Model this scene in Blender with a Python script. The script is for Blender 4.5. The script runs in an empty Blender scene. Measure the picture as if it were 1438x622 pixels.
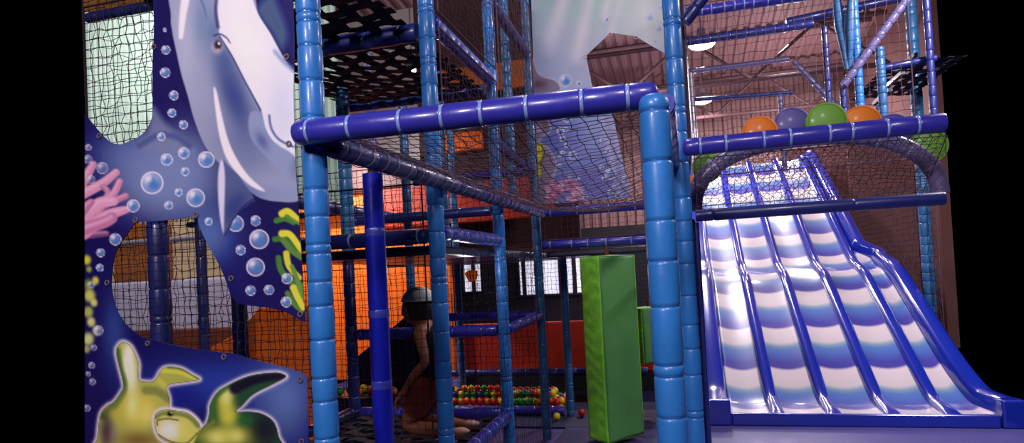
import bpy, math, random
import numpy as np
from mathutils import Vector, Matrix
random.seed(7); RNG = np.random.default_rng(7)
SC = bpy.context.scene
COL = SC.collection
PI = math.pi
EYE = 1.48

# ------------------------------------------------------------------ camera
FPX, YAW, PITCH, ROLL = 915.4, .2628, .0258, .0513
c_, s_ = math.cos(YAW), math.sin(YAW)
cp, sp = math.cos(PITCH), math.sin(PITCH)
cr, sr = math.cos(ROLL), math.sin(ROLL)
R0, F0, U0 = np.array([c_, s_, 0.]), np.array([-s_, c_, 0.]), np.array([0., 0., 1.])
FW = F0 * cp + U0 * sp
UP = U0 * cp - F0 * sp
RT = R0 * cr - UP * sr
UU = R0 * sr + UP * cr
cam_d = bpy.data.cameras.new('camera')
cam = bpy.data.objects.new('camera', cam_d); COL.objects.link(cam)
M = Matrix.Identity(4)
for i in range(3):
    M[i][0], M[i][1], M[i][2] = RT[i], UU[i], -FW[i]
M[2][3] = EYE
cam.matrix_world = M
cam_d.sensor_width = 36.0
cam_d.lens = FPX / 1438 * 36.0
cam_d.shift_y = 48.4 / 1438
cam_d.clip_start = .05
SC.camera = cam
SC.view_settings.view_transform = 'Standard'
SC.view_settings.look = 'None'
SC.view_settings.exposure = 0.0
SC.view_settings.gamma = 1.0
SC.view_settings.use_curve_mapping = False


def on_v(px, py, v):
    """point of the plane Y = v seen along a sight line (used to trace printed artwork on its flat sheet)"""
    px = np.asarray(px, float); py = np.asarray(py, float)
    d = FW[None, :] + RT[None, :] * ((px - 719) / FPX).reshape(-1, 1) - UU[None, :] * ((py - 359.4) / FPX).reshape(-1, 1)
    p = d * (v / d[:, 1])[:, None]
    p[:, 2] += EYE
    return p


# ------------------------------------------------------------------ materials
def lin(c):
    c = np.asarray(c, float) / 255.0
    return np.where(c <= .04045, c / 12.92, ((c + .055) / 1.055) ** 2.4)


def new_mat(name):
    m = bpy.data.materials.new(name); m.use_nodes = True
    nt = m.node_tree
    return m, nt, nt.nodes['Principled BSDF']


def mat(name, rgb, rough=.5, spec=.5, coat=0., bump=0., bscale=20., var=0., metal=0., vscale=6.):
    m, nt, b = new_mat(name)
    L = lin(rgb)
    b.inputs['Base Color'].default_value = (*L, 1)
    b.inputs['Roughness'].default_value = rough
    b.inputs['Specular IOR Level'].default_value = spec
    b.inputs['Coat Weight'].default_value = coat
    b.inputs['Coat Roughness'].default_value = .12
    b.inputs['Metallic'].default_value = metal
    tc = nt.nodes.new('ShaderNodeTexCoord')
    if bump > 0:
        n = nt.nodes.new('ShaderNodeTexNoise'); n.inputs['Scale'].default_value = bscale; n.inputs['Detail'].default_value = 5
        bp = nt.nodes.new('ShaderNodeBump'); bp.inputs['Strength'].default_value = bump; bp.inputs['Distance'].default_value = .02
        nt.links.new(tc.outputs['Object'], n.inputs['Vector']); nt.links.new(n.outputs['Fac'], bp.inputs['Height'])
        nt.links.new(bp.outputs['Normal'], b.inputs['Normal'])
    if var > 0:
        n = nt.nodes.new('ShaderNodeTexNoise'); n.inputs['Scale'].default_value = vscale; n.inputs['Detail'].default_value = 4
        nt.links.new(tc.outputs['Object'], n.inputs['Vector'])
        r = nt.nodes.new('ShaderNodeValToRGB')
        r.color_ramp.elements[0].position = .3; r.color_ramp.elements[1].position = .7
        r.color_ramp.elements[0].color = (*(L * (1 - var)), 1); r.color_ramp.elements[1].color = (*np.minimum(L * (1 + var), 1), 1)
        nt.links.new(n.outputs['Fac'], r.inputs['Fac']); nt.links.new(r.outputs['Color'], b.inputs['Base Color'])
    return m


def emit_mat(name, rgb, strength):
    m, nt, b = new_mat(name)
    b.inputs['Base Color'].default_value = (.8, .8, .8, 1)
    b.inputs['Emission Color'].default_value = (*lin(rgb), 1)
    b.inputs['Emission Strength'].default_value = strength
    return m


def print_mat(name, rough=.45):
    m, nt, b = new_mat(name)
    a = nt.nodes.new('ShaderNodeAttribute'); a.attribute_name = 'artwork'
    nt.links.new(a.outputs['Color'], b.inputs['Base Color'])
    b.inputs['Roughness'].default_value = rough
    b.inputs['Specular IOR Level'].default_value = .3
    tc = nt.nodes.new('ShaderNodeTexCoord')
    n = nt.nodes.new('ShaderNodeTexNoise'); n.inputs['Scale'].default_value = 5; n.inputs['Detail'].default_value = 2
    bp = nt.nodes.new('ShaderNodeBump'); bp.inputs['Strength'].default_value = .25; bp.inputs['Distance'].default_value = .03
    nt.links.new(tc.outputs['Object'], n.inputs['Vector']); nt.links.new(n.outputs['Fac'], bp.inputs['Height'])
    nt.links.new(bp.outputs['Normal'], b.inputs['Normal'])
    return m


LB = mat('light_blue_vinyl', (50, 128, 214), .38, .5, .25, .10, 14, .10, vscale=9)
DB = mat('royal_blue_vinyl', (56, 54, 174), .32, .5, .35, .10, 14, .10, vscale=9)
VB = mat('bright_blue_vinyl', (28, 36, 190), .3, .5, .4, .22, 9, .10)
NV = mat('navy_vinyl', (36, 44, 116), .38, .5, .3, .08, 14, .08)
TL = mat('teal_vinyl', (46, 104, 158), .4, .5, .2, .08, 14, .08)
LILAC = mat('lilac_grey_vinyl', (106, 100, 148), .3, .5, .4, .05, 14, .06)
TIE = mat('clear_blue_tie', (140, 165, 225), .25, .6, .3)
TIEN = mat('dark_blue_tie', (44, 92, 168), .3, .5, .2)
NETM = mat('brown_net_cord', (96, 72, 84), .8, .2)
NETD = mat('dark_net_cord', (38, 28, 40), .85, .2)
WEB = mat('black_webbing', (26, 22, 38), .7, .3, 0, .1, 60)
DECK = mat('dark_deck_vinyl', (30, 28, 58), .35, .5, .2, .1, 10)
GREEN_L = mat('green_vinyl_lit', (124, 206, 58), .5, .4, .1, .5, 16, .1, vscale=12)  # side green made lighter to carry the stronger light on that face
GREEN_D = mat('green_vinyl_shaded', (80, 138, 74), .45, .4, .1, .22, 7, .08)  # front green made darker, the shading is in the colour
ORANGE = mat('orange_vinyl', (240, 108, 28), .5, .4, .1, .1, 8, .08)
REDP = mat('red_orange_vinyl', (168, 40, 20), .5, .4, .1, .1, 8, .08)
STEEL = mat('galvanised_pipe', (196, 190, 210), .3, .5, 0, .04, 20, 0, .6)
RUST = mat('brown_timber', (150, 98, 44), .6, .3, 0, .15, 16, .2)
BRASS = mat('dull_eyelet', (170, 150, 150), .35, .5, 0, 0, 1, 0, .7)
SLBLUE = mat('slide_blue_plastic', (28, 48, 172), .16, .6, .6, .03, 5)

# ------------------------------------------------------------------ object helpers


def tag(o, label=None, cat=None, group=None, kind=None):
    if label: o['label'] = label
    if cat: o['category'] = cat
    if group: o['group'] = group
    if kind: o['kind'] = kind
    return o


def empty(name, loc, label, cat, group=None):
    o = bpy.data.objects.new(name, None); COL.objects.link(o)
    o.location = loc; o.empty_display_size = .1
    return tag(o, label, cat, group)


class MB:
    def __init__(self):
        self.v, self.f, self.m, self.n = [], [], [], 0

    def add(self, verts, faces, mi=0):
        verts = np.asarray(verts, float).reshape(-1, 3)
        k = self.n
        self.v.append(verts); self.n += len(verts)
        self.f += [tuple(i + k for i in f) for f in faces]
        self.m += [mi] * len(faces)
        return self

    def box(self, lo, hi, mi=0):
        (x0, y0, z0), (x1, y1, z1) = lo, hi
        v = [(x0, y0, z0), (x1, y0, z0), (x1, y1, z0), (x0, y1, z0), (x0, y0, z1), (x1, y0, z1), (x1, y1, z1), (x0, y1, z1)]
        return self.add(v, [(0, 3, 2, 1), (4, 5, 6, 7), (0, 1, 5, 4), (1, 2, 6, 5), (2, 3, 7, 6), (3, 0, 4, 7)], mi)

    def tube(self, pts, r, n=10, mi=0, cap=True, flat=1.0):
        """tube along a list of points; r is a number or a list"""
        pts = [Vector(p) for p in pts]
        rs = [r] * len(pts) if np.isscalar(r) else list(r)
        V, Fc = [], []
        ref = None
        for i, p in enumerate(pts):
            a = pts[max(i - 1, 0)]; b = pts[min(i + 1, len(pts) - 1)]
            d = (b - a)
            d = d.normalized() if d.length > 1e-9 else Vector((0, 0, 1))
            if ref is None:
                ref = Vector((0, 0, 1)) if abs(d.z) < .9 else Vector((1, 0, 0))
            x = (ref - d * ref.dot(d)).normalized(); y = d.cross(x); ref = x
            for k in range(n):
                t = 2 * PI * k / n
                V.append(p + x * (math.cos(t) * rs[i]) + y * (math.sin(t) * rs[i] * flat))
        for i in range(len(pts) - 1):
            for k in range(n):
                k2 = (k + 1) % n
                Fc.append((i * n + k, i * n + k2, (i + 1) * n + k2, (i + 1) * n + k))
        if cap:
            Fc.append(tuple(range(n - 1, -1, -1)))
            Fc.append(tuple((len(pts) - 1) * n + k for k in range(n)))
        return self.add([tuple(v) for v in V], Fc, mi)

    def build(self, name, mats, parent=None, smooth=True, bevel=0., origin=None, sharp=40):
        V = np.vstack(self.v) if self.v else np.zeros((0, 3))
        if not isinstance(mats, (list, tuple)): mats = [mats]
        if parent is not None:
            o0 = np.array(parent.location) if parent.parent is None else np.array(parent.location) + np.array(parent.parent.location)
            if parent.parent is not None and parent.parent.parent is None:
                pass
        elif origin is None:
            lo, hi = V.min(0), V.max(0)
            o0 = np.array([(lo[0] + hi[0]) / 2, (lo[1] + hi[1]) / 2, lo[2]])
        else:
            o0 = np.array(origin, float)
        me = bpy.data.meshes.new(name)
        me.from_pydata((V - o0).tolist(), [], self.f)
        for m in mats: me.materials.append(m)
        if len(mats) > 1:
            me.polygons.foreach_set('material_index', self.m)
        if smooth:
            me.polygons.foreach_set('use_smooth', [True] * len(me.polygons))
            try: me.set_sharp_from_angle(angle=math.radians(sharp))
            except Exception: pass
        me.update()
        o = bpy.data.objects.new(name, me); COL.objects.link(o)
        if parent is not None: o.parent = parent
        else: o.location = o0
        if bevel > 0:
            b = o.modifiers.new('bevel', 'BEVEL'); b.width = bevel; b.segments = 3; b.limit_method = 'ANGLE'
            b.harden_normals = False
        return o


def ring_marks(L, step=.125, j=.045, pair=.25):
    t, out = random.uniform(.04, .1), []
    while t < L - .03:
        out.append(t)
        if random.random() < pair and t + .035 < L - .03: out.append(t + .033)
        t = out[-1] + step + random.uniform(-j, j)
    return out


def sleeve_mb(p0, p1, r, marks, dome0=False, dome1=False, n=20, pinch=.88, wob=.03):
    p0, p1 = Vector(p0), Vector(p1)
    L = (p1 - p0).length
    prof = []
    if dome0: prof += [(0.0, r * .45), (r * .18, r * .8), (r * .5, r * .97)]
    else: prof += [(0, r * .93), (.008, r)]
    last = prof[-1][0]
    for m in marks:
        if m - .014 > last + .004:
            prof += [(m - .012, r * (1 + random.uniform(-wob, wob) * .5)), (m - .005, r * .965), (m, r * pinch), (m + .005, r * .965), (m + .012, r * (1 + random.uniform(-wob, wob)))]
            last = m + .012
    if dome1: end = [(L - r * .5, r * .97), (L - r * .18, r * .8), (L, r * .45)]
    else: end = [(L - .008, r), (L, r * .93)]
    prof = [q for q in prof if q[0] < end[0][0] - .003] + end
    d = (p1 - p0).normalized()
    mb = MB()
    mb.tube([p0 + d * q[0] for q in prof], [q[1] for q in prof], n)
    return mb


def padded(name, label, cat, p0, p1, r=.045, m=LB, tie=None, dome0=False, dome1=False, step=.125, group=None, n=20, pair=.25):
    """foam-padded pipe: one thing; the close ones carry their cable ties as parts"""
    L = (Vector(p1) - Vector(p0)).length
    marks = ring_marks(L, step, step * .3, pair)
    if tie is None:
        o = sleeve_mb(p0, p1, r, marks, dome0, dome1, n).build(name, m)
        return tag(o, label, cat, group)
    lo = p0 if p0[2] <= p1[2] else p1
    root = empty(name, lo, label, cat, group)
    sleeve_mb(p0, p1, r, marks, dome0, dome1, n).build('foam_sleeve', m, root)
    d = (Vector(p1) - Vector(p0)).normalized()
    for t in marks:
        c = Vector(p0) + d * t
        w = .0035 if tie is TIEN else .0055
        rr = r * .93 if tie is TIEN else r * 1.0
        MB().tube([c - d * w, c - d * w * .6, c + d * w * .6, c + d * w], [rr * .97, rr, rr, rr * .97], n).build('cable_tie', tie, root)
    return root


def net(name, label, O, a, b, mesh, cord=.0016, m=NETM, sag=(0, 0, 0), loose=.006, diag=False, edge=.005, cat='net', group=None):
    """knotted net between O, O+a, O+b: every cord is a real thin tube, slack by 'sag'"""
    O, a, b, sag = (np.array(q, float) for q in (O, a, b, sag))
    la, lb = np.linalg.norm(a), np.linalg.norm(b)
    na, nb = max(2, int(round(la / mesh))), max(2, int(round(lb / mesh)))
    nrm = np.cross(a, b); nrm /= np.linalg.norm(nrm)
    S, T = np.meshgrid(np.linspace(0, 1, na + 1), np.linspace(0, 1, nb + 1), indexing='ij')
    env = np.sin(PI * S) * np.sin(PI * T)
    P = O + S[..., None] * a + T[..., None] * b + env[..., None] * sag
    w = RNG.normal(0, loose, P.shape[:2]); w2 = RNG.normal(0, loose, P.shape[:2]); w3 = RNG.normal(0, loose, P.shape[:2])
    inner = (env > 1e-6)
    P = P + (w * inner)[..., None] * nrm + (w2 * inner)[..., None] * a / la + (w3 * inner)[..., None] * b / lb
    lines = []
    if not diag:
        lines += [P[i, :] for i in range(na + 1)] + [P[:, j] for j in range(nb + 1)]
    else:
        for k in range(-nb, na + 1):
            for sgn in (1, -1):
                pts = []
                for j in range(nb + 1):
                    i = (k + j) if sgn == 1 else (na - k - j)
                    if 0 <= i <= na: pts.append(P[i, j])
                if len(pts) > 1: lines.append(np.array(pts))
    V, Fc, n0 = [], [], 0
    for ln in lines:
        d = np.gradient(ln, axis=0); d /= np.linalg.norm(d, axis=1)[:, None] + 1e-12
        x = np.cross(d, nrm); x /= np.linalg.norm(x, axis=1)[:, None] + 1e-12
        y = np.cross(d, x)
        k = len(ln)
        for q in range(3):
            t = 2 * PI * q / 3
            V.append(ln + cord * (math.cos(t) * x + math.sin(t) * y))
        for q in range(3):
            q2 = (q + 1) % 3
            Fc += [(n0 + q * k + i, n0 + q2 * k + i, n0 + q2 * k + i + 1, n0 + q * k + i + 1) for i in range(k - 1)]
        n0 += 3 * k
    mb = MB(); mb.add(np.vstack(V), Fc)
    if edge:
        for ln in (P[0, :], P[-1, :], P[:, 0], P[:, -1]): mb.tube(ln, edge, 6)
    return tag(mb.build(name, m), label, cat, group)


def webbing(name, label, O, a, b, pitch=.118, strap=.070, m=WEB):
    O, a, b = (np.array(q, float) for q in (O, a, b))
    la, lb = np.linalg.norm(a), np.linalg.norm(b)
    ea, eb = a / la, b / lb
    nrm = np.cross(ea, eb)
    mb = MB()

    def strips(org, e1, l1, e2, l2, ph):
        k = int(l2 / pitch)
        for i in range(k):
            off = (i + .5) * l2 / k
            ns = int(l1 / pitch) * 4
            for s in range(ns):
                t0, t1 = s / ns * l1, (s + 1) / ns * l1
                q = []
                for t in (t0, t1):
                    h = .009 * math.sin(PI * (t / pitch) + PI * (i + ph)) - .03 * math.sin(PI * t / l1) * math.sin(PI * off / l2)
                    for w in (-strap / 2, strap / 2):
                        for z in (-.002, .002):
                            q.append(org + e1 * t + e2 * (off + w) + nrm * (h + z))
                mb.add(q, [(0, 2, 6, 4), (1, 5, 7, 3), (0, 4, 5, 1), (2, 3, 7, 6)])
    strips(O, ea, la, eb, lb, 0)
    strips(O, eb, lb, ea, la, 1)
    return tag(mb.build(name, m, smooth=False), label, 'climbing web')


def structure(mb, name, m, smooth=False):
    o = mb.build(name, m, smooth=smooth, origin=(0, 0, 0)); o['kind'] = 'structure'
    return o


# ------------------------------------------------------------------ printed artwork (vertex colours of a fine sheet)
def smooth_poly(pts, k=6, closed=True):
    P = np.array(pts, float); n = len(P); out = []
    for i in range(n if closed else n - 1):
        p0, p1, p2, p3 = (P[(i - 1) % n], P[i], P[(i + 1) % n], P[(i + 2) % n]) if closed else (P[max(i - 1, 0)], P[i], P[i + 1], P[min(i + 2, n - 1)])
        for t in np.linspace(0, 1, k, endpoint=False):
            out.append(.5 * (2 * p1 + (p2 - p0) * t + (2 * p0 - 5 * p1 + 4 * p2 - p3) * t * t + (3 * p1 - p0 - 3 * p2 + p3) * t ** 3))
    return np.array(out)


class Paint:
    def __init__(self, X, Y, base):
        self.X, self.Y = X, Y
        self.C = np.tile(np.array(base, float), (len(X), 1))

    def sdf(self, poly):
        X, Y = self.X, self.Y
        d = np.full(len(X), 1e9); ins = np.zeros(len(X), bool)
        n = len(poly)
        for i in range(n):
            ax, ay = poly[i]; bx, by = poly[(i + 1) % n]
            ex, ey = bx - ax, by - ay
            L2 = ex * ex + ey * ey + 1e-12
            t = np.clip(((X - ax) * ex + (Y - ay) * ey) / L2, 0, 1)
            d = np.minimum(d, np.hypot(X - ax - t * ex, Y - ay - t * ey))
            c = ((ay > Y) != (by > Y))
            with np.errstate(divide='ignore', invalid='ignore'):
                xi = ax + (Y - ay) / (by - ay if by != ay else 1e-9) * ex
            ins ^= (c & (X < xi))
        return np.where(ins, -d, d)

    def mix(self, a, col):
        col = np.asarray(col, float)
        self.C = self.C * (1 - a[:, None]) + col * a[:, None]

    def poly(self, pts, col, soft=1.0, op=1., smooth=True, clip=None):
        s = self.sdf(smooth_poly(pts) if smooth else np.array(pts, float))
        a = np.clip(.5 - s / (2 * soft), 0, 1) * op
        if clip is not None: a = a * clip
        self.mix(a, col)
        return np.clip(.5 - s / 2, 0, 1), s

    def blob(self, x, y, rx, ry, col, op=1., p=2., clip=None, ang=0.):
        ca, sa = math.cos(ang), math.sin(ang)
        u = ((self.X - x) * ca + (self.Y - y) * sa) / rx; v = (-(self.X - x) * sa + (self.Y - y) * ca) / ry
        a = op * np.exp(-(np.hypot(u, v)) ** p)
        if clip is not None: a = a * clip
        self.mix(a, col)

    def stroke(self, pts, w0, w1, col, soft=.9, op=1., clip=None):
        P = smooth_poly(pts, 6, False) if len(pts) > 2 else np.array(pts, float)
        P = np.vstack([P, pts[-1]]) if len(pts) > 2 else P
        best = np.full(len(self.X), 1e9)
        n = len(P) - 1
        for i in range(n):
            ax, ay = P[i]; bx, by = P[i + 1]
            ex, ey = bx - ax, by - ay
            t = np.clip(((self.X - ax) * ex + (self.Y - ay) * ey) / (ex * ex + ey * ey + 1e-12), 0, 1)
            w = w0 + (w1 - w0) * (i + t) / n
            best = np.minimum(best, np.hypot(self.X - ax - t * ex, self.Y - ay - t * ey) - w)
        a = np.clip(.5 - best / (2 * soft), 0, 1) * op
        if clip is not None: a = a * clip
        self.mix(a, col)

    def bubble(self, x, y, r, op=1., ring=(232, 214, 232), core=(58, 112, 190)):
        d = np.hypot(self.X - x, self.Y - y)
        self.mix(np.clip(r - d + .5, 0, 1) * .55 * op, (128, 150, 208))
        ins = np.clip(r - d, 0, 1)
        self.blob(x - .3 * r, y - .35 * r, .55 * r, .5 * r, (236, 226, 240), .85 * op, 2, ins)
        self.blob(x + .15 * r, y + .22 * r, .52 * r, .45 * r, core, .95 * op, 3, ins)
        self.blob(x + .1 * r, y - .25 * r, .18 * r, .4 * r, core, .7 * op, 2, ins)
        wd = max(.8, .11 * r)
        self.mix(np.clip(1 - np.abs(d - r + wd * .6) / wd, 0, 1) * .95 * op, ring)


def printed_sheet(name, v, x0, x1, y0, y1, step, outline, holes, paint, m, thick=.004):
    """flat sheet standing in the plane Y = v, cut to an outline with holes; the print is a colour attribute"""
    xs, ys = np.arange(x0, x1 + .01, step), np.arange(y0, y1 + .01, step)
    GX, GY = np.meshgrid(xs, ys, indexing='ij')
    X, Y = GX.ravel().copy(), GY.ravel().copy()
    dm = Paint(X, Y, (0, 0, 0))
    sd = dm.sdf(np.array(outline, float)) if outline is not None else np.full(len(X), -1e9)
    edges = [np.array(outline, float)] if outline is not None else []
    for h in holes:
        sd = np.maximum(sd, -dm.sdf(h)); edges.append(h)
    keep = (sd <= 0).reshape(GX.shape)
    idx = np.arange(len(X)).reshape(GX.shape)
    cell = keep[:-1, :-1] | keep[1:, :-1] | keep[:-1, 1:] | keep[1:, 1:]
    quads = np.stack([idx[:-1, :-1], idx[:-1, 1:], idx[1:, 1:], idx[1:, :-1]], -1)[cell]
    out = np.where((sd > 0))[0]
    used = np.zeros(len(X), bool); used[quads.ravel()] = True
    out = out[used[out]]
    for i in out:                                   # pull the outermost vertices onto the cut edge
        best = 1e9
        for E_ in edges:
            A = E_; B = np.roll(E_, -1, 0); D = B - A
            t = np.clip(((X[i] - A[:, 0]) * D[:, 0] + (Y[i] - A[:, 1]) * D[:, 1]) / ((D ** 2).sum(1) + 1e-12), 0, 1)
            q = A + D * t[:, None]; dd = np.hypot(q[:, 0] - X[i], q[:, 1] - Y[i]); k = dd.argmin()
            if dd[k] < best: best, bq = dd[k], q[k]
        X[i], Y[i] = bq
    P = paint(X, Y)
    C = np.clip(P.C, 0, 255)
    pts = on_v(X, Y, v)
    remap = -np.ones(len(X), int); ui = np.where(used)[0]; remap[ui] = np.arange(len(ui))
    nv = len(ui); F = remap[quads]
    # edge walls give the sheet its thickness
    e = np.vstack([F[:, [0, 1]], F[:, [1, 2]], F[:, [2, 3]], F[:, [3, 0]]])
    key = np.sort(e, 1); code = key[:, 0].astype(np.int64) * nv + key[:, 1]
    uq, inv, cnt = np.unique(code, return_inverse=True, return_counts=True)
    be = e[cnt[inv] == 1]
    V = np.vstack([pts[ui], pts[ui] + np.array([0, thick, 0])])
    faces = F.tolist() + (F[:, ::-1] + nv).tolist() + np.stack([be[:, 1], be[:, 0], be[:, 0] + nv, be[:, 1] + nv], 1).tolist()
    mb = MB(); mb.add(V, faces)
    o = mb.build(name, m, smooth=False)
    at = o.data.attributes.new('artwork', 'FLOAT_COLOR', 'POINT')
    c4 = np.ones((2 * nv, 4)); c4[:, :3] = np.tile(lin(C[ui]), (2, 1))
    at.data.foreach_set('color', c4.ravel())
    return o


def grommets(xy, v, parent, r=.009):
    for (x, y) in xy:
        c = on_v([x], [y], v)[0]
        c = c + np.array([0, -.003, 0])
        t = np.linspace(0, 2 * PI, 15)
        MB().tube([(c[0] + r * math.cos(q), c[1], c[2] + r * math.sin(q)) for q in t], .0032, 6, cap=False).build('eyelet', BRASS, parent)


MV = 2.10
H1 = smooth_poly([(100, -10), (110, -30), (150, -30), (195, -30), (211, -26), (216, 30), (214, 90), (214, 150), (212, 169), (200, 188), (184, 197), (166, 203), (150, 196), (134, 179), (120, 163), (100, 150)], 5)
H2 = smooth_poly([(191, 313), (211, 311), (245, 308), (275, 304), (279, 316), (289, 338), (304, 365), (316, 391), (323, 412), (332, 424), (349, 429), (376, 432), (400, 438), (415, 446), (427, 452), (440, 458), (440, 532), (422, 523), (400, 516), (355, 505), (328, 497), (294, 493), (260, 488), (216, 478), (195, 471), (178, 457), (166, 440), (159, 420), (156, 402), (157, 382), (161, 358), (169, 342), (179, 328)], 4)


def paint_ocean(X, Y):
    P = Paint(X, Y, (26, 20, 78))
    # water tones of the print
    P.blob(240, 245, 78, 72, (104, 122, 176), .95, 2.8)
    P.blob(170, 215, 45, 35, (78, 98, 165), .7)
    P.blob(290, 340, 45, 40, (66, 96, 170), .8)
    P.blob(330, 395, 40, 30, (34, 30, 100), .5)
    P.blob(225, 130, 22, 60, (30, 24, 84), .8)
    P.blob(222, 245, 62, 50, (108, 122, 176), .75, 3)
    P.blob(292, 322, 26, 30, (76, 104, 176), .7, 2)
    P.poly([(214, 150), (232, 172), (262, 200), (270, 215), (200, 212), (196, 200), (208, 186)], (112, 118, 160), 5, .8)
    P.stroke([(196, 205), (222, 190), (246, 192), (266, 205)], 4, 4, (54, 66, 132), 3, .7)
    P.blob(160, 470, 18, 60, (60, 90, 160), .6, 2.2)
    P.blob(300, 540, 120, 40, (44, 62, 152), .9)
    P.blob(400, 560, 45, 70, (84, 112, 184), .85)
    P.blob(255, 560, 30, 22, (30, 34, 122), .9)
    P.blob(130, 560, 28, 60, (32, 24, 78), .8)
    P.blob(200, 18, 14, 40, (50, 60, 130), .4)
    # darker fish shape and pale fin at the top right
    P.poly([(352, -10), (372, 5), (395, 40), (410, 80), (425, 90), (425, -10)], (30, 26, 92))
    P.poly([(360, 14), (382, -6), (396, 20), (404, 50), (396, 70), (380, 45)], (70, 96, 134), 6, .8)
    # dolphin body
    body = [(246, -20), (240, 22), (242, 45), (248, 74), (255, 105), (264, 135), (272, 165), (285, 199), (299, 220), (318, 238), (330, 250), (345, 264), (366, 278), (392, 283), (420, 281), (428, 250), (428, 120), (409, 95), (397, 78), (380, 47), (363, 20), (345, -20)]
    bm, sb = P.poly(body, (136, 140, 176), .9)
    P.blob(262, 60, 22, 90, (166, 168, 196), .8, 2, bm)
    P.blob(285, 150, 26, 70, (142, 146, 180), .7, 2, bm, .2)
    P.blob(345, 200, 40, 50, (96, 106, 154), .85, 2.2, bm, -.5)
    P.blob(328, 132, 19, 54, (50, 64, 128), .95, 2.4, bm, -.35)
    P.blob(380, 262, 34, 14, (150, 150, 184), .7, 2, bm, .2)
    P.blob(315, 85, 13, 28, (62, 80, 140), .8, 2, bm, -.3)
    P.blob(285, 30, 14, 40, (104, 124, 168), .9, 2, bm)
    P.blob(300, 45, 10, 22, (88, 108, 158), .8, 2, bm)
    P.blob(385, 270, 50, 16, (122, 134, 182), .8, 2, bm)
    P.blob(345, 272, 20, 12, (70, 84, 150), .6, 2, bm)
    # pale belly
    bel = [(306, -20), (304, 10), (307, 36), (310, 52), (326, 78), (343, 111), (356, 135), (367, 155), (372, 178), (382, 196), (400, 215), (428, 225), (428, 115), (409, 97), (397, 80), (380, 48), (363, 21), (344, -20)]
    blm, _ = P.poly(bel, (216, 210, 230), 1.1)
    P.blob(345, 60, 20, 50, (242, 226, 234), .8, 2, blm, -.3)
    P.blob(398, 150, 20, 50, (190, 192, 222), .7, 2, blm)
    P.stroke([(386, 72), (398, 86), (412, 98)], 2, 3, (96, 120, 180), 3, .8)
    P.stroke([(305, -10), (303, 15), (306, 38)], 2.2, 2.6, (62, 62, 110), 1.4, .9)
    P.stroke([(280, -5), (287, 12), (290, 26)], 1.4, .5, (70, 88, 140), 1.2, .8)
    # highlights
    P.stroke([(262, -10), (257, 20), (254, 52)], 6.5, 3, (240, 220, 234), 1.6, .9, bm)
    P.poly([(300, 124), (304, 128), (311, 160), (320, 195), (332, 222), (350, 248), (372, 268), (354, 262), (334, 244), (318, 222), (308, 190), (302, 150)], (236, 216, 232), 1.3, .95, True, bm)
    P.stroke([(309, 52), (326, 79), (343, 112), (356, 136), (366, 155)], .9, 1.1, (34, 40, 92), 1.0, .8)
    P.stroke([(352, 172), (366, 190), (390, 205)], 2, 2, (84, 100, 160), 2, .6, bm)
    # lower flipper folded on the belly
    P.poly([(349, 168), (353, 157), (362, 157), (369, 166), (374, 184), (384, 200), (410, 216), (424, 240), (424, 260), (395, 240), (372, 218), (356, 200), (350, 185)], (126, 138, 180), 1.4)
    P.stroke([(378, 162), (381, 180), (392, 196), (412, 206)], 1.6, 1.6, (74, 86, 150), 1.2, .9)
    P.blob(368, 198, 7, 14, (70, 82, 146), .8, 2, None, -.5)
    # breast fin
    P.poly([(309, 228), (313, 224), (322, 234), (338, 250), (357, 279), (352, 284), (338, 296), (326, 312), (315, 331), (311, 320), (307, 290), (306, 255)], (76, 86, 140), .9)
    P.blob(330, 290, 14, 26, (46, 56, 112), .8, 2, np.clip(-P.sdf(smooth_poly([(309, 228), (357, 279), (338, 296), (326, 312), (315, 331), (306, 255)])), 0, 1), .6)
    P.poly([(309, 228), (313, 226), (316, 250), (315, 290), (314, 326), (310, 312), (307, 285), (306, 252)], (206, 198, 226), 1.4, .95)
    P.stroke([(357, 279), (344, 288), (328, 308), (316, 330)], .8, .8, (20, 16, 56), 1, .8)
    # outline under the belly
    P.stroke([(360, 281), (390, 287), (425, 284)], 1.6, 1.6, (24, 20, 70), 1.4, .7)
    # eye
    P.blob(305, 66, 8, 9, (176, 160, 190), .9, 3)
    P.blob(306, 63, 5.5, 7, (40, 26, 40), 1, 4)
    P.blob(307.5, 61, 1.8, 2.2, (240, 230, 240), 1, 3)
    P.blob(306, 70, 2.5, 1.8, (206, 150, 120), .9, 3)
    P.stroke([(301, 50), (309, 48), (318, 53), (323, 60)], 1.4, .8, (52, 56, 104), 1, .9)
    # coral, left
    for pts, w0, w1, c in [
        ([(116, 330), (150, 328)], 6, 4, (120, 62, 110)), ([(116, 255), (131, 231)], 8, 5, (196, 120, 160)), ([(116, 272), (143, 258), (163, 242)], 8, 5, (206, 128, 168)),
        ([(140, 290), (152, 272), (145, 262)], 5, 4, (170, 92, 140)), ([(136, 296), (158, 274), (168, 255)], 6, 4.5, (200, 118, 160)), ([(148, 288), (166, 280), (177, 275)], 5, 4, (190, 106, 150)),
        ([(116, 305), (140, 285), (160, 283)], 10, 6, (212, 136, 176)), ([(116, 325), (150, 303), (178, 294)], 12, 5, (208, 126, 168)), ([(116, 322), (146, 312), (157, 306)], 9, 8, (186, 100, 148)), ([(114, 296), (128, 284)], 9, 5, (176, 96, 144))]:
        P.stroke(pts, w0, w1, c, 1.1)
        P.stroke([(p[0] - 1, p[1] - 2) for p in pts], w0 * .35, w1 * .3, (232, 176, 204), 2.2, .55)
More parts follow.
